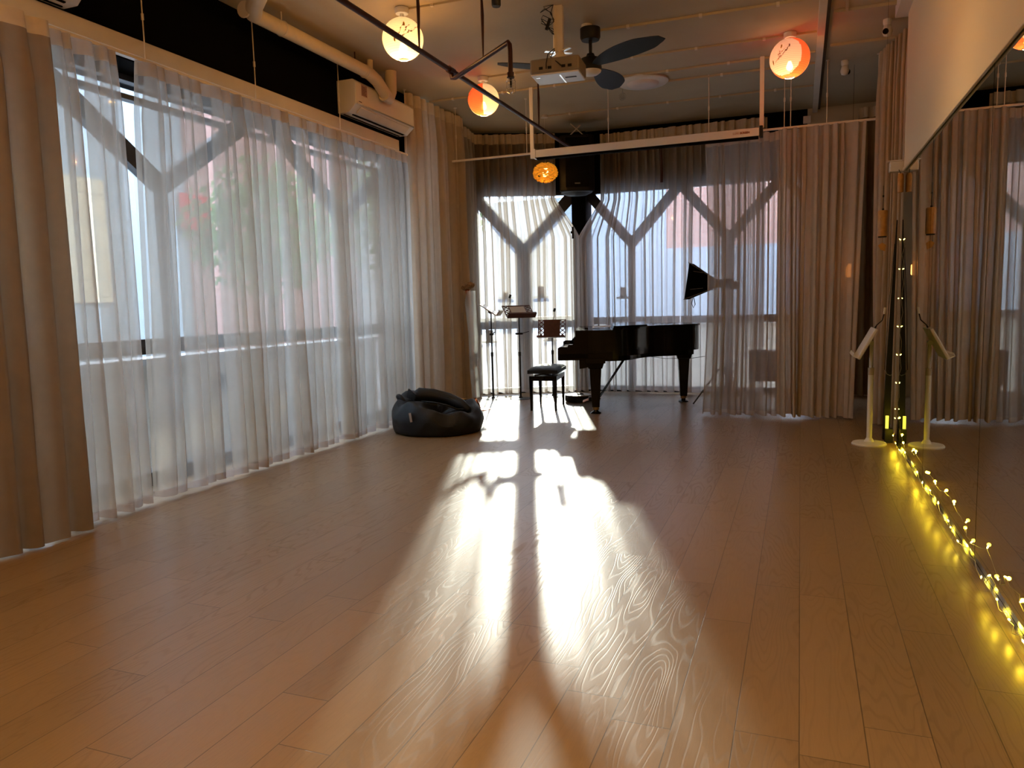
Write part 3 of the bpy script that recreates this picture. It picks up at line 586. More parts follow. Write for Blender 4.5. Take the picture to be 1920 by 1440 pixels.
# cameras on the ceiling
def cctv(loc_, rz, label):
    o = empty('security_camera', loc_, rz); tag(o, label, 'security camera')
    m = MB(); m.lathe([(.03, .05), (.036, .07), (.036, .11)], 18); m.build('base', M['white'], o, smooth=50)
    m = MB(); m.lathe([(.004, -.042), (.03, -.032), (.042, 0), (.034, .03), (.028, .05)], 20); m.build('head', M['white'], o, smooth=True)
    m = MB(); m.lathe([(.024, 0), (.024, .012), (.01, .014)], 16, Matrix.Translation((0, -.034, -.006)) @ Matrix.Rotation(pi / 2, 4, 'X')); m.build('lens_face', M['lacquer'], o, smooth=40)
    return o
cctv((.66, 7.42, 3.50), radians(-25), 'white dome security camera beside the top of the white wall screen')
c2 = cctv((.38, 8.5, 3.50), radians(120), 'white security camera hanging behind the ceiling trunking, facing away')
m = MB(); m.box((-.02, -.01, .10), (.06, .01, .115)); m.build('bracket', M['white'], c2)
o = boxo('wall_socket', (.0, 10.385, 3.42), (.09, 10.42, 3.51), M['white'], bevel=.004); tag(o, 'small white socket box high on the black wall beside the trunking', 'socket')

# ------------------------------------------------------------------ loudspeaker in the corner
o = empty('loudspeaker', (-2.76, 9.72, 2.66), radians(20)); tag(o, 'big black loudspeaker hung high in the back corner', 'loudspeaker')
out = [(-.23, -.14), (-.14, -.20), (.14, -.20), (.23, -.14), (.14, .17), (-.14, .17)]
m = MB(); m.prism(out, .03, .74); m.build('cabinet', M['blackplastic'], o, bevel=.02)
m = MB(); m.box((-.15, -.208, .08), (.15, -.2, .70)); m.build('grille', pmat('speaker_grille', (.006, .006, .007), .8, spec=.1, bump=.4, nscale=200), o)
m = MB(); m.lathe([(.10, 0), (.16, .035)], 24, sx=1.3, sy=.9); m.build('base_ring', M['blackplastic'], o, smooth=40)
m = MB(); m.box((-.035, -.212, .12), (.035, -.208, .135)); m.build('badge', M['grey'], o)
m = MB(); m.bar((-.10, -.03, .74), (.06, .03, .90), .03, .012); m.bar((.12, -.03, .74), (-.06, .03, .92), .03, .012); m.build('hanging_bracket', M['cream'], o)
# black cord clip gathering curtains
o = empty('curtain_clip', (-2.90, 10.0, 2.13)); tag(o, 'small black clip pinning the two corner sheers together below the loudspeaker', 'clip')
m = MB(); m.box((-.012, -.01, 0), (.012, .01, .16)); m.build('body', M['blackplastic'], o); m = MB(); m.box((-.028, -.015, .07), (.0, .0, .10)); m.build('buckle', M['blackplastic'], o)

# ------------------------------------------------------------------ grand piano
pa = math.atan2(.25, .968); pn = empty('grand_piano', (-2.737, 8.825, 0), pa); tag(pn, 'black lacquered grand piano with closed lid by the back window', 'piano')
def bez(p0, p1, p2, p3, n=12): return [tuple((1 - t) ** 3 * a + 3 * (1 - t) ** 2 * t * b + 3 * (1 - t) * t * t * c + t ** 3 * d for a, b, c, d in zip(p0, p1, p2, p3)) for t in [i / n for i in range(1, n + 1)]]
def outline(g=0):
    P_ = [(.20 - g, -.74 - g), (.62, -.74 - g)]
    P_ += bez((.62, -.74 - g), (.95 + g, -.74 - g), (.92 + g, -.24 - g), (1.25 + g, -.12 - g)); P_ += bez((1.25 + g, -.12 - g), (1.50 + g, -.04 - g), (1.70 + g, .10), (1.70 + g, .36))
    P_ += bez((1.70 + g, .36), (1.70 + g, .62), (1.56 + g, .74 + g), (1.35, .74 + g)); P_ += [(.20 - g, .74 + g)]
    return P_
m = MB(); m.prism(outline(0), .66, .955); m.build('rim_case', M['lacquer'], pn, smooth=35)
m = MB(); m.prism(outline(-.06), .60, .66); m.build('underframe', M['lacquer'], pn)
# lid: rear section plus folded front flap
ol = [p for p in outline(.015) if p[0] > .62]; ol = [(.62, -.75)] + [p for p in ol] + [(.62, .755)]
m = MB(); m.prism(ol, .957, .977); m.build('lid', M['lacquer'], pn, smooth=35)
m = MB(); m.prism([(.63, -.74), (1.02, -.40), (1.05, .745), (.63, .745)], .979, .997); m.build('lid_flap', M['lacquer'], pn, smooth=35)
# keybed with arms
m = MB()
m.prism([(0.0, -.745), (.62, -.745), (.62, .745), (0, .745)], .62, .70)
m.build('keybed', M['lacquer'], pn, bevel=.006)
for s_ in (-1, 1):
    m = MB(); prof = [(0, .64), (0, .76), (.03, .775), (.11, .775), (.125, .80), (.17, .80), (.20, .86), (.22, .955), (.34, .955), (.34, .64)]
    y0, y1 = (s_ * .745, s_ * .69); n = len(prof); m.add([(x, y0, z) for x, z in prof] + [(x, y1, z) for x, z in prof], [list(range(n)), [n + i for i in range(n)][::-1]] + [[i, n + i, n + (i + 1) % n, (i + 1) % n] for i in range(n)]); m.build('arm', M['lacquer'], pn)
m = MB(); m.box((.18, -.69, .70), (.20, .69, .88)); m.box((0.0, -.69, .70), (.025, .69, .735)); m.build('fallboard', M['lacquer'], pn, bevel=.004)
m = MB()
for k in range(52): y = -.61 + k * 1.22 / 52; m.box((.03, y + .0008, .705), (.178, y + 1.22 / 52 - .0008, .725))
m.build('white_keys', pmat('ivory_key', (.8, .78, .72), .3), pn)['kind'] = 'stuff'
m = MB()
for k in range(51):
    if k % 7 in (0, 2, 3, 5, 6): y = -.61 + (k + 1) * 1.22 / 52; m.box((.08, y - .005, .725), (.176, y + .005, .737))
m.build('black_keys', M['lacquer'], pn)
m = MB(); m.box((.30, -.35, .957), (.34, .35, .972)); m.build('music_desk', M['lacquer'], pn)
def leg(x, y, tw=.135, z1=.62):
    l = MB(); l.bar((x, y, .075), (x, y, z1 - .10), .085, .085, w2=tw, h2=tw); l.bar((x, y, z1 - .10), (x, y, z1 - .04), tw + .02, tw + .02, w2=tw + .06, h2=tw + .06); l.bar((x, y, z1 - .04), (x, y, z1 + .02), tw + .09, tw + .09)
    lo_ = l.build('leg', M['lacquer'], pn, bevel=.004)
    q = MB(); q.lathe([(.036, .045), (.036, .078)], 12, Matrix.Translation((x, y, 0))); q.build('brass_collar', pmat('aged_brass', (.35, .2, .07), .35, .9), lo_)
    q = MB(); q.lathe([(.062, 0), (.06, .012), (.03, .028), (.024, .048)], 20, Matrix.Translation((x, y, 0))); q.build('caster_cup', M['lacquer'], lo_, smooth=40)
leg(.42, -.64); leg(.42, .64); leg(1.507, .29, z1=.64)
for s_ in (-1,):
    m = MB(); m.prism([(0, 0)] + [(.18 * cos(a * pi / 16), -.11 * sin(a * pi / 16)) for a in range(0, 9)], -.05, .05, Matrix.Translation((.24, -.66, .63)) @ Matrix.Rotation(pi / 2, 4, 'X')); m.build('leg_bracket', M['lacquer'], pn)
m = MB(); m.box((.33, -.14, .07), (.45, .14, .12)); ly = m.build('pedal_box', M['lacquer'], pn, bevel=.01)
for y in (-.09, -.03, .03, .09):
    m = MB(); m.tube([(.39, y, .12), (.39, y, .62)], .008, 8); m.build('lyre_rod', M['lacquer'], pn)
for y in (-.07, 0, .07):
    m = MB(); m.bar((.26, y, .055), (.34, y, .085), .025, .008); m.build('pedal', M['copper'], pn, bevel=.003)
for y in (-.10, .10):
    m = MB(); m.tube([(.45, y, .09), (.80, y, .62)], .007, 8); m.build('lyre_brace', M['lacquer'], pn)
m = MB(); m.box((.34, -.12, .48), (.44, .12, .52)); m.build('lyre_block', M['lacquer'], pn)
o = MB(); o.box((-.11, -.15, 0), (.11, .15, .003)); o = o.build('sheet_music', M['paper']); o.location = (-2.737 + .968 * .45 + .08, 8.825 + .11 - .1, .958); o.rotation_euler = (0, radians(-2), pa); tag(o, 'white sheets of music lying on the front of the piano', 'sheet music'); o.location.z = .972
# ------------------------------------------------------------------ bench
b = empty('piano_bench', (-2.865, 8.665, 0), radians(8)); tag(b, 'black adjustable piano bench with padded seat', 'bench')
m = MB()
NX, NY = 12, 20
V = []
for j in range(NY + 1):
    for i in range(NX + 1):
        u, v = i / NX, j / NY; x = (u - .5) * .36; y = (v - .5) * .66; e = min(u, 1 - u, .15) / .15; g = min(v, 1 - v, .1) / .1
        z = .485 + .03 * (1 - (1 - e) ** 2) * (1 - (1 - g) ** 2) - .008 * (abs(cos(u * 3 * pi)) < .2) * (abs(cos(v * 5 * pi)) < .2)
        V.append((x, y, z))
m.add(V, [[j * (NX + 1) + i, j * (NX + 1) + i + 1, (j + 1) * (NX + 1) + i + 1, (j + 1) * (NX + 1) + i] for j in range(NY) for i in range(NX)])
m.box((-.18, -.33, .445), (.18, .33, .487)); m.build('cushion', M['leather'], b, smooth=40)
m = MB(); m.box((-.165, -.31, .36), (.165, .31, .415)); m.build('apron', M['lacquer'], b, bevel=.003)
for s_ in (-1, 1):
    m = MB(); m.bar((-.11, s_ * .26, .42), (.11, s_ * .20, .448), .02, .012); m.bar((.11, s_ * .26, .42), (-.11, s_ * .20, .448), .02, .012); m.build('scissor_lift', M['blackmetal'], b)
    m = MB(); m.lathe([(.022, 0), (.022, .03)], 14, Matrix.Translation((0, s_ * .345 if s_ > 0 else -.345 + .03, .39)) @ Matrix.Rotation(pi / 2, 4, 'X')); m.build('height_knob', M['lacquer'], b)
    for t_ in (-1, 1):
        m = MB(); m.bar((t_ * .145, s_ * .29, 0), (t_ * .145, s_ * .29, .37), .024, .024, w2=.04, h2=.04); m.build('leg', M['lacquer'], b, bevel=.003)

# ------------------------------------------------------------------ music stands
def lamp_on(o, base, tip, mat=None):
    m = MB(); bx_, tx_ = Vector(base), Vector(tip); mid = bx_.lerp(tx_, .5) + Vector((.012, 0, -.01)); m.tube([bx_, mid, tx_], .0035, 6); l_ = m.build('gooseneck_lamp', M['blackplastic'], o, smooth=True)
    m = MB(); m.bar(tx_ - Vector((.004, 0, .012)), tx_ + Vector((.012, 0, .034)), .02, .028); m.build('lamp_head', M['blackplastic'] if mat is None else mat, l_, bevel=.004)
def desk_mesh(wd, hd, th, holes):
    """board in local XZ plane; optional fretwork panels made of crossing slats with openings"""
    m = MB()
    if not holes: m.box((-wd / 2, -th / 2, 0), (wd / 2, th / 2, hd)); return m
    fw = wd * .23; m.box((-wd / 2 + fw, -th / 2, 0), (wd / 2 - fw, th / 2, hd))
    for s_ in (-1, 1):
        x0, x1 = (-wd / 2, -wd / 2 + fw) if s_ < 0 else (wd / 2 - fw, wd / 2); e = .009
        m.box((x0, -th / 2, 0), (x0 + e, th / 2, hd)); m.box((x1 - e, -th / 2, 0), (x1, th / 2, hd)); m.box((x0, -th / 2, 0), (x1, th / 2, e)); m.box((x0, -th / 2, hd - e), (x1, th / 2, hd))
        n = 4
        for k in range(n):
            za, zb = e + (hd - 2 * e) * k / n, e + (hd - 2 * e) * (k + 1) / n
            m.bar((x0 + e, 0, za), (x1 - e, 0, zb), th * .8, .006, up=(0, 1, 0)); m.bar((x1 - e, 0, za), (x0 + e, 0, zb), th * .8, .006, up=(0, 1, 0))
            c = ((x0 + x1) / 2, 0, (za + zb) / 2); m.lathe([(.012, -th * .4), (.012, th * .4)], 10, Matrix.Translation(c) @ Matrix.Rotation(pi / 2, 4, 'X'))
    return m
def music_stand(loc_, rz, zdesk, tilt, label, wd=.40, hd=.25, holes=True, mat='mahogany', base=.15, roll=0, clip=True, lampoff=None, papers=False):
    o = empty('music_stand', loc_, rz); tag(o, label, 'music stand', 'dark music stands by the corner window')
    m = MB(); m.lathe([(base, 0), (base, .006), (.03, .012), (.016, .03)], 32); m.build('base', M['blackmetal'], o, smooth=40)
    m = MB(); m.tube([(0, 0, .01), (0, 0, .60)], .013, 10); m.tube([(0, 0, .58), (0, 0, zdesk + .02)], .009, 10); m.build('pole', M['blackmetal'], o, smooth=40)
    m = MB(); m.lathe([(.018, .575), (.018, .63)], 12); m.build('height_clamp', M['blackmetal'], o)
    T = Matrix.Translation((0, 0, zdesk)) @ Matrix.Rotation(roll, 4, 'Y') @ Matrix.Rotation(-tilt, 4, 'X')
    d = desk_mesh(wd, hd, .012, holes); d.v = [tuple(T @ (Vector(v) + Vector((0, -.015, -hd * .4)))) for v in d.v]; dk = d.build('desk', M[mat], o)
    d = MB(); d.box((-wd / 2, -.07, -.012), (wd / 2, .0, .0)); d.box((-wd / 2, -.075, -.012), (wd / 2, -.07, .014)); d.v = [tuple(T @ (Vector(v) + Vector((0, -.015, -hd * .4)))) for v in d.v]; d.build('ledge', M[mat], o)
    d = MB(); d.lathe([(.022, -.03), (.022, .03)], 10, Matrix.Translation((0, .01, zdesk)) @ Matrix.Rotation(pi / 2, 4, 'Y')); d.build('tilt_joint', M['blackmetal'], o)
    if papers:
        d = MB(); d.box((-.11, -.012, .01), (.10, -.007, hd * .86)); d.v = [tuple(T @ (Vector(v) + Vector((0, -.015, -hd * .4)))) for v in d.v]; pp = d.build('sheet', M['paper'], o)
    if clip:
        m = MB(); m.box((-.05, -.025, .86), (.04, .02, .885)); m.bar((.03, 0, .872), (.13, -.03, .90), .012, .008); m.build('phone_clip', M['blackplastic'], o, bevel=.003)
    if lampoff:
        p = T @ Vector((lampoff, -.01, hd * .6)); lamp_on(o, p, p + Vector((.02, 0, .12)))
    return o
music_stand((-3.86, 9.33, 0), radians(103), 1.17, radians(56), 'music stand seen edge-on, in front of the sheer nearest the copper stand', wd=.36, hd=.26, holes=False, mat='oak', roll=0, base=.12, lampoff=None)
music_stand((-3.50, 9.43, 0), radians(42), 1.14, radians(52), 'middle dark music stand holding pale sheets, its desk tilted', holes=True, mat='mahogany', roll=0, lampoff=-.10, papers=True)
music_stand((-3.14, 9.74, 0), radians(5), .90, radians(12), 'low mahogany music stand with fretwork sides behind the bench', wd=.385, hd=.24, lampoff=.01, clip=False)
# white music stand near mirror
o = empty('music_stand', (.565, 7.0, 0), 0); tag(o, 'white music stand with round base and clip lamp beside the mirror', 'music stand')
m = MB(); m.lathe([(.135, 0), (.138, .01), (.13, .022), (.04, .03), (.024, .06)], 40); m.build('base', M['white'], o, smooth=40)
m = MB(); m.lathe([(.022, .03), (.021, .62)], 16); m.build('lower_pole', M['white'], o, smooth=40)
m = MB(); m.lathe([(.024, .60), (.024, .66)], 16); m.build('collar', pmat('ivory_plastic', (.5, .42, .3), .4), o, smooth=40)
m = MB(); m.lathe([(.014, .62), (.014, .86)], 14); m.build('upper_pole', M['white'], o, smooth=40)
m = MB(); m.lathe([(.02, -.03), (.02, .03)], 12, Matrix.Translation((0, 0, .87)) @ Matrix.Rotation(pi / 2, 4, 'X')); m.build('tilt_joint', M['white'], o)
T = Matrix.Translation((-.045, 0, .87)) @ Matrix.Rotation(radians(28), 4, 'Y')
m = MB(); m.box((-.014, -.20, -.14), (.014, .20, .14)); m.v = [tuple(T @ Vector(v)) for v in m.v]; m.build('desk', M['white'], o, bevel=.008)
m = MB(); m.box((-.05, -.19, -.14), (-.014, .19, -.128)); m.box((-.055, -.19, -.14), (-.048, .19, -.11)); m.v = [tuple(T @ Vector(v)) for v in m.v]; m.build('ledge', M['white'], o, bevel=.003)
m = MB(); m.tube([(.02, -.02, .995), (.035, -.02, 1.02), (.075, -.02, 1.06), (.09, -.02, 1.12)], .0045, 8); g = m.build('gooseneck_lamp', M['blackplastic'], o, smooth=True)
m = MB(); m.bar((.088, -.02, 1.11), (.096, -.02, 1.165), .022, .018); m.build('lamp_head', M['white'], g, bevel=.004)
m = MB(); m.bar((.012, -.02, .98), (.03, -.02, 1.01), .02, .012); m.build('lamp_clip', M['blackplastic'], g)

# ------------------------------------------------------------------ copper stand with wrapped head
o = empty('copper_stand', (-3.68, 8.34, 0)); tag(o, 'slim copper stand with furry top and clear plastic sleeve, behind the beanbag', 'stand')
m = MB(); m.lathe([(.135, 0), (.135, .006), (.05, .01)], 36, Matrix.Translation((.04, .02, 0))); m.build('base_plate', M['copper'], o, smooth=40)
m = MB(); m.lathe([(.055, .008), (.056, .02), (.045, .07), (.022, .12), (.008, .14)], 24); m.build('bell_foot', M['copper'], o, smooth=True)
m = MB(); m.tube([(0, 0, .13), (-.02, 0, .6), (-.035, 0, .95), (-.05, 0, 1.22)], .0075, 10); m.build('pole', M['copper'], o, smooth=40)
m = MB(); m.tube([(-.035, 0, .93), (-.038, 0, 1.0)], .013, 10); m.build('collar', M['copper'], o, smooth=40)
m = MB(); m.tube([(-.05, 0, 1.20), (-.055, 0, 1.30), (-.065, 0, 1.42), (-.07, 0, 1.46)], [.010, .02, .026, .03], 12); m.build('handle_grip', M['copper'], o, smooth=True)
m = MB(); rnd = random.Random(2); V = []; nu, nv = 14, 8
for j in range(nv + 1):
    for i in range(nu): th = pi * j / nv; a = 2 * pi * i / nu; k = 1 + rnd.uniform(-.12, .12); V.append((-.06 + .085 * k * sin(th) * cos(a), .06 * k * sin(th) * sin(a), 1.495 + .045 * k * cos(th) + .02 * sin(th) * cos(a)))
m.add(V, [[j * nu + i, j * nu + (i + 1) % nu, (j + 1) * nu + (i + 1) % nu, (j + 1) * nu + i] for j in range(nv) for i in range(nu)]); m.build('furry_head', M['fur'], o, smooth=False)
m = MB(); m.lathe([(.045, .15), (.05, .5), (.06, .9), (.065, 1.3), (.055, 1.44)], 16, Matrix.Translation((.0, 0, 0)), capb=False, capt=False); m.v = [(x + .01 * sin(z * 9) - .02 * z, y + .012 * sin(z * 7 + x * 60), z) for x, y, z in m.v]; m.build('plastic_sleeve', M['sleeve'], o, smooth=True)

# small boxed sign with gilt wire behind beanbag
o = empty('framed_sign', (-4.0, 8.45, 0), radians(10)); o.location = (-3.72, 8.03, 0); tag(o, 'small black and white board with gilt wire leaning behind the beanbag', 'sign')
m = MB(); m.box((-.09, -.008, .03), (.09, .008, .16)); m.build('board', M['white'], o); m = MB(); m.box((-.095, -.012, .10), (.095, -.007, .165)); m.build('dark_strip', M['blackplastic'], o); m = MB(); m.box((-.095, -.012, .02), (.095, .012, .035)); m.build('foot', M['blackplastic'], o)
m = MB(); m.tube([(-.2, .03, .13), (-.1, .02, .14), (-.11, .02, .03), (-.11, .02, .0)], .005, 6); m.tube([(-.12, -.01, .145), (-.02, -.02, .175), (.05, 0, .165)], .005, 6); m.build('gilt_wire', pmat('gilt', (.8, .5, .15), .3, 1), o)
m = MB(); m.box((-.07, -.03, 0), (.07, .03, .022)); m.build('base', M['blackplastic'], o)

# ------------------------------------------------------------------ beanbag
bb = empty('beanbag', (-3.46, 6.86, 0), radians(0)); tag(bb, 'black leather beanbag slumped on the floor beside the sheer curtain', 'beanbag')
m = MB(); NU, NV = 64, 30; V = []
def bag(a, t):
    # t 0 bottom centre .. 1 top centre
    ex = Vector((cos(a), sin(a), 0)); h0 = .30 + .07 * cos(a - radians(165)) + .02 * sin(3 * a)
    if t < .12: R = .44 * (t / .12); z = 0.0
    elif t < .72:
        k = (t - .12) / .60; R = .44 + .05 * sin(k * pi) - .04 * k; z = h0 * (k ** .9)
    else:
        k = (t - .72) / .28; R = .40 * (1 - k); z = h0 - .10 * sin(k * pi / 2) * (1 + .3 * cos(a)) + .035 * sin(k * pi)
    wr = 1 + .012 * sin(7 * a + 9 * t) + .01 * sin(13 * a - 14 * t) * (t > .15)
    z += (.018 * sin(5 * a + 6 * t) + .012 * sin(9 * a)) * min(1, z * 8) * (1 if t > .4 else .4)
    return (R * wr * cos(a) * 1.0, R * wr * sin(a) * .98, max(z, 0))
for j in range(NV + 1):
    for i in range(NU): V.append(bag(2 * pi * i / NU, j / NV))
m.add(V, [[j * NU + i, j * NU + (i + 1) % NU, (j + 1) * NU + (i + 1) % NU, (j + 1) * NU + i] for j in range(NV) for i in range(NU)])
m.build('bag_body', M['leather'], bb, smooth=True)
# back roll: a thick folded ridge across the top
m = MB(); P_ = [(-.24, -.12, .36), (-.17, -.05, .40), (-.05, .02, .385), (.10, .06, .35), (.25, .04, .30), (.36, -.02, .25)]; m.tube(P_, [.05, .075, .07, .062, .055, .03], 16); m.v = [(x, y, z - .03) for x, y, z in m.v]; m.build('back_roll', M['leather'], bb, smooth=True)
m = MB(); P_ = [(-.10, -.16, .33), (.05, -.17, .325), (.20, -.18, .30), (.30, -.16, .26), (.33, -.08, .25)]; m.tube(P_, .008, 8); m.v = [(x, y, z - .012) for x, y, z in m.v]; m.build('piping', M['leather'], bb, smooth=True)
m = MB(); m.bar((-.25, -.16, .40), (-.14, -.20, .36), .012, .10, w2=.012, h2=.07); m.build('carry_flap', M['leather'], bb, bevel=.003)
m = MB(); m.tube([(-.42, -.02, .30), (-.40, -.08, .35), (-.35, -.14, .35), (-.28, -.17, .31)], [.02, .03, .03, .015], 10); m.build('corner_fold', M['leather'], bb, smooth=True)
m = MB(); m.box((-.012, -.004, -.045), (.012, .002, .045)); lb = m.build('sewn_label', pmat('label_tan', (.35, .28, .22), .7), bb); lb.location = (-.06, -.466, .20); lb.rotation_euler = (radians(-4), radians(-12), radians(-8))

# ------------------------------------------------------------------ robot vacuum
o = empty('robot_vacuum', (-2.66, 9.30, 0)); tag(o, 'round black and white robot vacuum parked under the piano keyboard', 'robot vacuum')
m = MB(); m.lathe([(.165, .006), (.175, .02), (.175, .07), (.170, .08)], 40); m.build('body', M['blackplastic'], o, smooth=40)
m = MB(); m.lathe([(.170, .08), (.162, .088)], 40); m.build('top_cover', M['white'], o, smooth=40)
m = MB(); m.lathe([(.04, .088), (.038, .10)], 24, Matrix.Translation((.02, .02, 0))); m.build('sensor_turret', M['blackplastic'], o, smooth=40)
for s_ in (-1, 1):
    m = MB(); m.lathe([(.02, -.01), (.02, .01)], 12, Matrix.Translation((s_ * .12, 0, .02)) @ Matrix.Rotation(pi / 2, 4, 'Y')); m.build('wheel', M['blackplastic'], o)

# ------------------------------------------------------------------ studio softbox light
o = empty('studio_softbox', (-.86, 9.35, 0)); tag(o, 'black studio softbox lamp on a tripod beside the piano tail', 'studio light')
m = MB(); m.tube([(0, 0, .16), (0, 0, .70)], .013, 10); m.tube([(0, 0, .68), (0, 0, 1.46)], .010, 10); m.build('pole', M['blackmetal'], o, smooth=40)
for a in (200, 320, 80):
    A = radians(a); m = MB(); m.tube([(.02 * cos(A), .02 * sin(A), .46), (.36 * cos(A), .36 * sin(A), .008)], .009, 8); m.build('leg', M['blackmetal'], o); m = MB(); m.tube([(.0, .0, .20), (.21 * cos(A), .21 * sin(A), .21)], .006, 6); m.build('leg_brace', M['blackmetal'], o)
m = MB(); m.box((-.10, -.04, 1.40), (.12, .04, 1.50)); m.box((.06, -.05, 1.38), (.15, .05, 1.47)); m.build('lamp_body', M['blackplastic'], o, bevel=.008)
m = MB(); a_ = [(-.10, y, z) for y, z in ((-.05, 1.40), (.05, 1.40), (.05, 1.50), (-.05, 1.50))]
b_ = [(-.40 + (.03 if z > 1.4 else -.03), y, z) for y, z in ((-.22, 1.27), (.22, 1.27), (.22, 1.70), (-.22, 1.70))]; m.add(a_ + b_, [[0, 1, 5, 4], [1, 2, 6, 5], [2, 3, 7, 6], [3, 0, 4, 7], [4, 5, 6, 7], [3, 2, 1, 0]]); sb = m.build('softbox_hood', M['black'], o)
m = MB()
for y, z in ((-.22, 1.27), (.22, 1.27), (.22, 1.70), (-.22, 1.70)): m.tube([(-.10, y * .25, 1.45 + (z - 1.48) * .25), (-.41 + (.03 if z > 1.4 else -.03), y * 1.02, z * 1.002)], .004, 6)
m.tube([(-.22, -.15, 1.58), (-.37, -.2, 1.61)], .003, 5); m.tube([(-.22, -.15, 1.40), (-.40, -.2, 1.385)], .003, 5); m.build('hood_rib', M['grey'], o)
m = MB(); m.tube([(-.33, -.2, 1.29), (-.345, -.2, 1.22), (-.325, -.2, 1.17), (-.305, -.2, 1.21), (-.32, -.2, 1.29)], .005, 6); m.build('strap_loop', M['blackplastic'], o, smooth=True)
m = MB(); m.box((-.03, -.02, 1.18), (.03, .02, 1.22)); m.build('height_clamp', M['blackplastic'], o)
# cable from piano to right
o = MB(); P_ = [(-1.93, 8.75, .66), (-1.75, 8.9, .62), (-1.5, 9.05, .575), (-1.2, 9.15, .57), (-.85, 9.3, .62), (-.5, 9.4, .72), (-.3, 9.5, .80)]; o.tube(P_, .003, 6); o = o.build('cable', M['blackplastic'], smooth=True); tag(o, 'thin black cable sagging from under the piano past the softbox tripod', 'cable')
# items behind right sheer: armchair shape and drum
o = empty('storage_crate', (-.40, 9.78, 0)); tag(o, 'dark crate standing behind the sheer curtain beside the softbox tripod', 'crate')
m = MB(); m.box((-.18, -.14, .25), (.20, .16, .60)); m.build('body', pmat('crate_brown', (.10, .055, .045), .7), o, bevel=.01); m = MB(); m.box((-.185, -.145, .58), (.205, .165, .62)); m.build('lid', M['grey'], o, bevel=.005)
for x in (-.16, .18):
    for y in (-.12, .14): m = MB(); m.bar((x, y, 0), (x, y, .26), .025, .025); m.build('leg', M['blackmetal'], o)

# ------------------------------------------------------------------ candle shelves inside the corner windows
def candle(loc_, rz, hh, label, rr=.035):
    o = empty('candle_shelf', loc_, rz); tag(o, label, 'candle shelf', 'small candle shelves on the window bars')
    m = MB(); m.prism([(-.11, .05)] + [(.11 * -cos(pi * k / 10), .05 - .09 * sin(pi * k / 10)) for k in range(1, 10)] + [(.11, .05)], -.03, 0); m.build('shelf', M['grey'], o)
    m = MB(); m.lathe([(rr * 1.25, 0), (rr * 1.25, .015)], 18); m.build('holder', M['grey'], o); m = MB(); m.lathe([(rr, .015), (rr, hh)], 18); m.build('candle', M['cream'], o)
def onf1(px_s, z, back=.03): p = f1a + f1d * px_s - f1n * back; return (p.x, p.y, z)
fa = math.atan2(f1d.y, f1d.x)
candle(onf1(.44, 1.37), fa, .08, 'short candle on the upper window shelf beside the dark window post')
candle(onf1(.93, 1.37), fa, .16, 'tall candle on the upper window shelf above the fretwork music stand', .042)
candle(onf1(.20, .76), fa, .15, 'candle on the lower window shelf beside the edge-on music stand', .042)
candle(onf1(1.05, .76), fa, .16, 'candle on the lower window shelf behind the fretwork music stand', .042)
candle((-2.30, 10.40, 1.33), 0, .13, 'candle on the window shelf above the piano lid', .04)

# ------------------------------------------------------------------ mirror, big white screen, bits by it
for (a, b, lb) in ((5.614, 7.1, 'tall wall mirror panel nearest the dark taupe drape'), (3.974, 5.606, 'tall wall mirror panel between the two thin mirror joints'), (2.334, 3.966, 'tall wall mirror panel closest to the camera in view')):
    o = boxo('mirror_panel', (.782, a, .024), (.80, b, 3.2), M['mirror']); tag(o, lb, 'mirror', 'wall mirror panels')
for (a, b) in ((.69, 2.326),):
    o = boxo('mirror_panel', (.782, a, .024), (.80, b, 3.2), M['mirror']); tag(o, 'tall wall mirror panel right beside the camera', 'mirror', 'wall mirror panels')
sw = empty('pull_down_screen', (.775, 5.0, 2.28)); tag(sw, 'large white pull-down projection screen hanging over the mirror', 'projector screen')
m = MB(); m.box((-.002, -2.2, .0), (.002, 2.02, 1.25)); m.build('screen_sheet', M['screen'], sw)
m = MB(); m.box((-.012, -2.2, -.012), (.004, 2.02, .012)); m.build('bottom_bar', M['screen'], sw, bevel=.004); m = MB(); m.box((-.09, -2.25, 1.22), (.01, 2.1, 1.32)); m.build('roller_case', M['white'], sw)
o = empty('wall_bracket', (.735, 7.13, 2.28)); tag(o, 'white bracket at the far bottom corner of the wall screen', 'bracket')
m = MB(); m.box((-.06, -.05, 0), (.05, .04, .085)); m.build('block', M['white'], o, bevel=.008); m = MB(); m.box((-.075, -.05, .085), (.03, .03, .092)); m.build('flange', M['white'], o)
o = empty('wooden_chime', (.752, 7.02, 2.10)); tag(o, 'amber wooden block hung right below the white bracket', 'chime')
m = MB(); m.lathe([(.022, 0), (.024, .02), (.024, .13), (.018, .15)], 14); m.build('body', M['amberwood'], o, smooth=40); m = MB(); m.tube([(0, 0, .15), (-.01, .05, .19)], .003, 5); m.build('cord', M['blackplastic'], o)
o = empty('wind_chime', (.61, 6.83, 1.72)); tag(o, 'amber wooden cylinder wind chime hanging in front of the dark drape', 'wind chime')
m = MB(); m.lathe([(.036, .02), (.038, .03), (.038, .215), (.034, .225)], 24); m.build('resonator', M['amberwood'], o, smooth=40); m = MB(); m.lathe([(.032, .012), (.032, .02)], 20); m.build('bottom_cap', M['blackplastic'], o)
m = MB(); m.tube([(0, 0, .22), (0, 0, .42)], .0025, 6); m.lathe([(.008, .225), (.008, .24)], 8); m.lathe([(.006, .33), (.006, .345)], 8); m.tube([(0, 0, .42), (0, 0, H - 1.72)], .0008, 4); m.build('cord', M['blackplastic'], o)
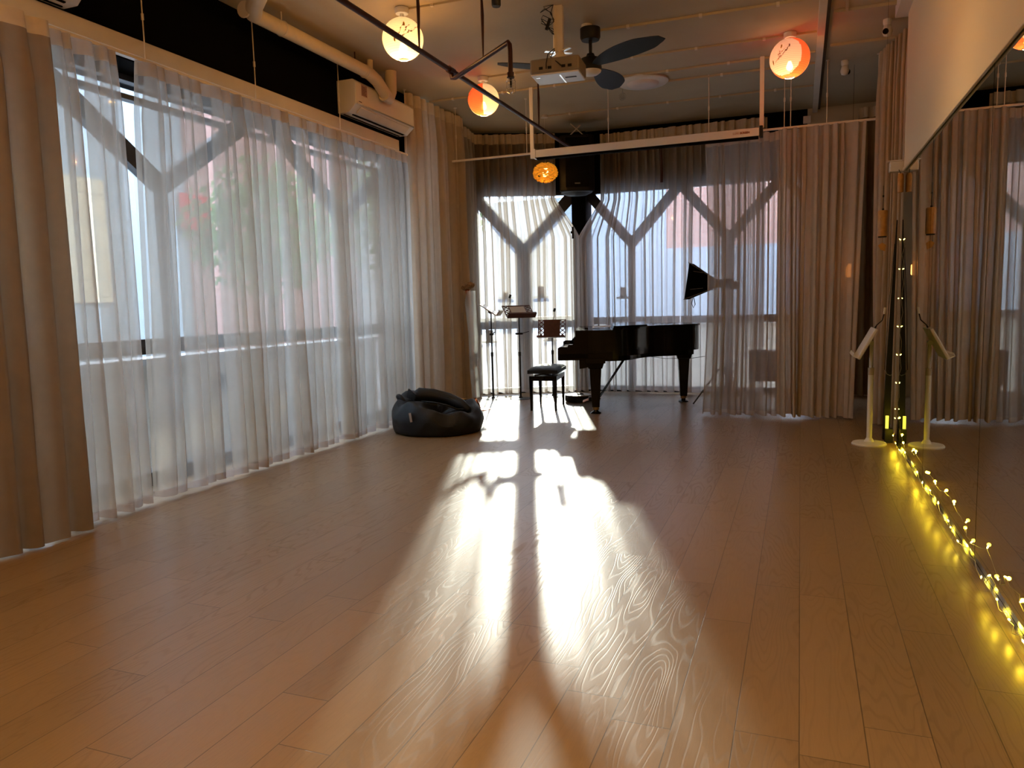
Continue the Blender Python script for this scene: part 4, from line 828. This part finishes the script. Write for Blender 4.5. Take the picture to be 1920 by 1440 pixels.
m = MB(); m.prism([(-.03, -.05), (0, -.03), (.03, -.05), (.022, -.1), (-.012, -.085)], -.002, .002, Matrix.Rotation(pi / 2, 4, 'X')); m.tube([(0, 0, .012), (0, 0, -.04)], .001, 4); m.build('wind_sail', M['amberwood'], o)
# dark leaning panel at mirror end
o = empty('folded_stand_bag', (.74, 7.24, 0)); tag(o, 'tall thin black folded stand leaning at the far end of the mirror', 'stand')
m = MB(); V = [(-.045, .02, 0), (.01, .02, 0), (.01, .09, 0), (-.045, .10, 0), (-.035, .02, .60), (.012, .02, .60), (.012, .06, .60), (-.035, .06, .60), (.016, .02, 1.9), (.024, .02, 1.9), (.024, .035, 1.9), (.016, .035, 1.9)]
m.add(V, [[3, 2, 1, 0], [0, 1, 5, 4], [1, 2, 6, 5], [2, 3, 7, 6], [3, 0, 4, 7], [4, 5, 9, 8], [5, 6, 10, 9], [6, 7, 11, 10], [7, 4, 8, 11], [8, 9, 10, 11]]); m.build('cover', M['blackplastic'], o)
m = MB(); m.tube([(-.04, .01, .62), (-.03, .005, .585), (0, .01, .57), (.01, .01, .58)], .004, 6); m.build('strap', M['grey'], o, smooth=True)
m = MB(); m.tube([(-.046, .01, .62), (-.03, .01, 1.1), (.005, .01, 1.7)], .003, 6); m.build('edge_cord', M['blackmetal'], o)

# amber jar lantern glimpsed through the curtain slit
o = empty('hanging_jar_lamp', (.478, 8.68, 1.46)); tag(o, 'small amber glass jar lamp glowing just behind the beige curtain', 'lamp')
m = MB(); m.lathe([(.03, 0), (.04, .01), (.04, .10), (.02, .125), (.02, .14)], 18); m.build('jar', emis('amber_glow', (1, .33, .06), 2.2), o, smooth=40); m = MB(); m.tube([(0, 0, .14), (0, 0, H - 1.46)], .0015, 5); m.build('cord', M['blackplastic'], o)

# ------------------------------------------------------------------ fairy lights
fl_ = empty('fairy_lights', (.75, 7.06, 0)); tag(fl_, 'string of yellow fairy lights down the mirror end and along its foot', 'fairy lights')
rnd = random.Random(12)
spots = [(.772, 7.085, z) for z in (1.72, 1.48, 1.24, 1.0, .76, .52, .30, .22)]
led_y = [7.0, 6.85, 6.45, 6.2, 5.64, 5.58, 5.33, 5.01, 4.72, 4.40, 4.36, 4.2, 3.92, 3.66, 3.54, 3.35, 3.18, 3.0, 2.8, 2.5, 2.2]
for y in led_y: spots.append((.752 + rnd.uniform(-.01, .006), y, .05 + rnd.uniform(-.015, .055)))
lm = emis('fairy_bulb_glow', (1, .82, .16), 3.5); P_ = []
for i, (x, y, z) in enumerate(spots):
    q = Vector((x, y, z)) - fl_.location; d = Vector((rnd.uniform(-.6, .1), rnd.uniform(-1, 1), rnd.uniform(-.3, .9))).normalized(); e = q + d * .016
    m = MB(); m.tube([q, q.lerp(e, .4), e], [.0025, .0042, .0015], 8); m.build('bulb', lm, fl_, smooth=True); P_.append(q + Vector((0, 0, -.004)))
    if i + 1 < len(spots):
        nx = Vector(spots[i + 1]) - fl_.location
        for k in (.25, .5, .75): P_.append(q.lerp(nx, k) + Vector((rnd.uniform(-.012, .008), rnd.uniform(-.01, .01), rnd.uniform(-.03, .01) if z < .2 else rnd.uniform(-.01, .01))))
    if z < .25 and i % 1 == 0:
        l = bpy.data.lights.new('bulb_light', 'POINT'); l.energy = .034 * (1.7 if y > 4.6 else .5 if y > 3.55 else 1.5); l.color = (1, .70, .02); l.shadow_soft_size = .008; lo = bpy.data.objects.new('bulb_light', l); C.objects.link(lo); lo.parent = fl_; lo.location = e + d * .004
P_ = [Vector((p.x, p.y, max(p.z, .012))) for p in P_]
m = MB(); m.tube(P_, .0016, 5); m.build('wire', pmat('clear_wire', (.5, .42, .25), .3), fl_, smooth=True)
o = MB(); o.box((-.012, -.008, 0), (.012, .008, .11)); o = o.build('battery_pack', pmat('yellow_case', (.75, .65, .08), .4, emit=(1, .85, .1), es=.3)); o.location = (.715, 7.16, .12); tag(o, 'small glowing yellow battery pack strapped low at the mirror end', 'battery pack')
o = MB(); o.box((.70, 7.12, 0), (.76, 7.2, .118)); o = o.build('power_brick', M['blackplastic']); tag(o, 'black power brick on the floor at the far end of the mirror', 'power brick')

# ------------------------------------------------------------------ outside
st(boxo('ground', (-60, -30, -.35), (60, 80, -.15), M['ground']))
o = empty('street_building', (-13, 6, 0)); tag(o, 'pale clad building across the lane seen through the long window wall', 'building')
m = MB(); m.box((-4, -12, -.2), (0, 7.6, 9)); m.build('clad_wall', M['clad'], o); m = MB(); m.box((.0, 3.2, 1.5), (.06, 5.4, 3.9)); m.build('cream_panel', M['cladcream'], o)
m = MB(); m.box((-4, 7.6, -.2), (0.1, 14.4, 9)); m.build('brick_wing', M['brick'], o)
for k in range(5):
    m = MB(); m.box((.02, -5.5 + k * 2.1, 4.6), (.07, -4.2 + k * 2.1, 6.2)); m.build('window', M['glass'], o)
m = MB(); m.box((.1, 7.3, 3.1), (.18, 8.2, 3.9)); o = m.build('shop_sign', M['redsign']); o.location = (-13, 6, 0); tag(o, 'red sign on the pale building across the lane', 'sign')
o = empty('terrace_wall', (-5.7, 4, 0)); tag(o, 'low white terrace wall just outside the long window wall', 'wall')
m = MB(); m.box((-.12, -5, -.2), (.12, 5.2, .80)); m.build('wall_body', pmat('warm_render', (.82, .78, .68), .9, noise=.04, nscale=2), o); m = MB(); m.box((-.16, -5, .80), (.16, 5.2, .86)); m.build('coping', M['render'], o)
for k in range(5):
    m = MB(); m.box((.12, -2.6 + k * 1.5, .48), (.135, -2.25 + k * 1.5, .62)); m.build('vent_slot', M['black'], o)
# tree
def tree(loc_, hh, rr, label, seed):
    o = empty('tree', loc_); tag(o, label, 'tree', 'trees outside the long window wall'); rnd = random.Random(seed)
    m = MB(); m.tube([(0, 0, -.15), (.1, .05, hh * .5), (0, .1, hh * .8)], [.12, .09, .05], 8)
    for k in range(5): a = k * 1.3; m.tube([(.08, .05, hh * .45), (rr * .5 * cos(a), rr * .5 * sin(a), hh * .75)], [.05, .02], 6)
    m.build('trunk', pmat('bark', (.12, .08, .05), .9), o)
    m = MB()
    for k in range(1800):
        p = Vector((rnd.gauss(0, 1), rnd.gauss(0, 1), rnd.gauss(0, .9))); p = p.normalized() * rr * rnd.uniform(.45, 1); p.z = p.z * .9 + hh * .78
        n_ = Vector((rnd.uniform(-1, 1), rnd.uniform(-1, 1), rnd.uniform(-.3, 1))).normalized(); t_ = n_.orthogonal().normalized(); b_ = n_.cross(t_); s_ = rnd.uniform(.07, .14)
        m.add([p - t_ * s_, p + b_ * s_ * .5, p + t_ * s_, p - b_ * s_ * .5], [[0, 1, 2, 3]])
    m.build('foliage', M['leaf'], o)
tree((-9.6, 12.0, 0), 3.6, 1.5, 'leafy green tree outside, seen through the middle of the wide sheer', 1)
tree((-9.0, 16.6, 0), 4.4, 1.9, 'leafy green tree outside, seen just before the corner drape', 2)
o = empty('shading_block', (-14, 24, 0)); o.name = 'sun_blocker'; tag(o, 'tall pale stand-in building far behind the trees, added to block the low sun', 'building')  # added blocker, keeps direct sun off the long window wall
m = MB(); m.box((-10, -3, -.2), (3.1, -2, 15)); m.box((4.7, -3, -.2), (5.0, -2, 15)); m.box((3.1, -3, -.2), (4.7, -2, 3.9)); m.box((3.1, -3, 5.2), (4.7, -2, 15)); m.build('wall', M['render'], o)  # slot left open so a band of low sun reaches the lower sheers
for k in range(4):
    m = MB(); m.box((3.0 - 3 * k - 1, -3.05, 1.5), (3.0 - 3 * k, -3.0, 3.5)); m.build('window', M['glass'], o)
o = empty('distant_building', (-16, 42, 0)); tag(o, 'long low building far outside, seen through the corner window sheer', 'building')
m = MB(); m.box((-16, 0, -.2), (11, 6, 7.2)); m.build('wall', pmat('dark_slate_wall', (.09, .105, .13), .9, noise=.1, nscale=.6), o)
for k in range(8):
    m = MB(); m.box((-14 + 3 * k, -.05, 2.2), (-12.4 + 3 * k, .0, 4.6)); m.build('window', M['glass'], o)
o = empty('neighbour_house', (1.0, 14, 0)); tag(o, 'pale rendered house with brick upper storey right outside the piano window', 'building')
xe = -2.90 - .358 * 3.6 + .12
m = MB(); m.box((xe - 1, 0, -.2), (9, 8, 2.2)); m.build('rendered_wall', M['render_grey'], o); m = MB(); m.box((xe - 1, .02, 2.2), (-3.3, 8, 9)); m.build('upper_render', M['render_grey'], o); m = MB(); m.box((-3.3, .02, 2.2), (9, 8, 9)); m.build('brick_wall', M['brick'], o)
o = empty('garden_wall', (0, 12.3, 0)); tag(o, 'low cream wall just outside the window behind the piano', 'wall'); m = MB(); m.box((-3.3, 0, -.2), (6, .2, .88)); m.build('wall_body', M['cream'], o); m = MB(); m.box((-3.35, -.03, .88), (6, .23, .93)); m.build('coping', M['render'], o)
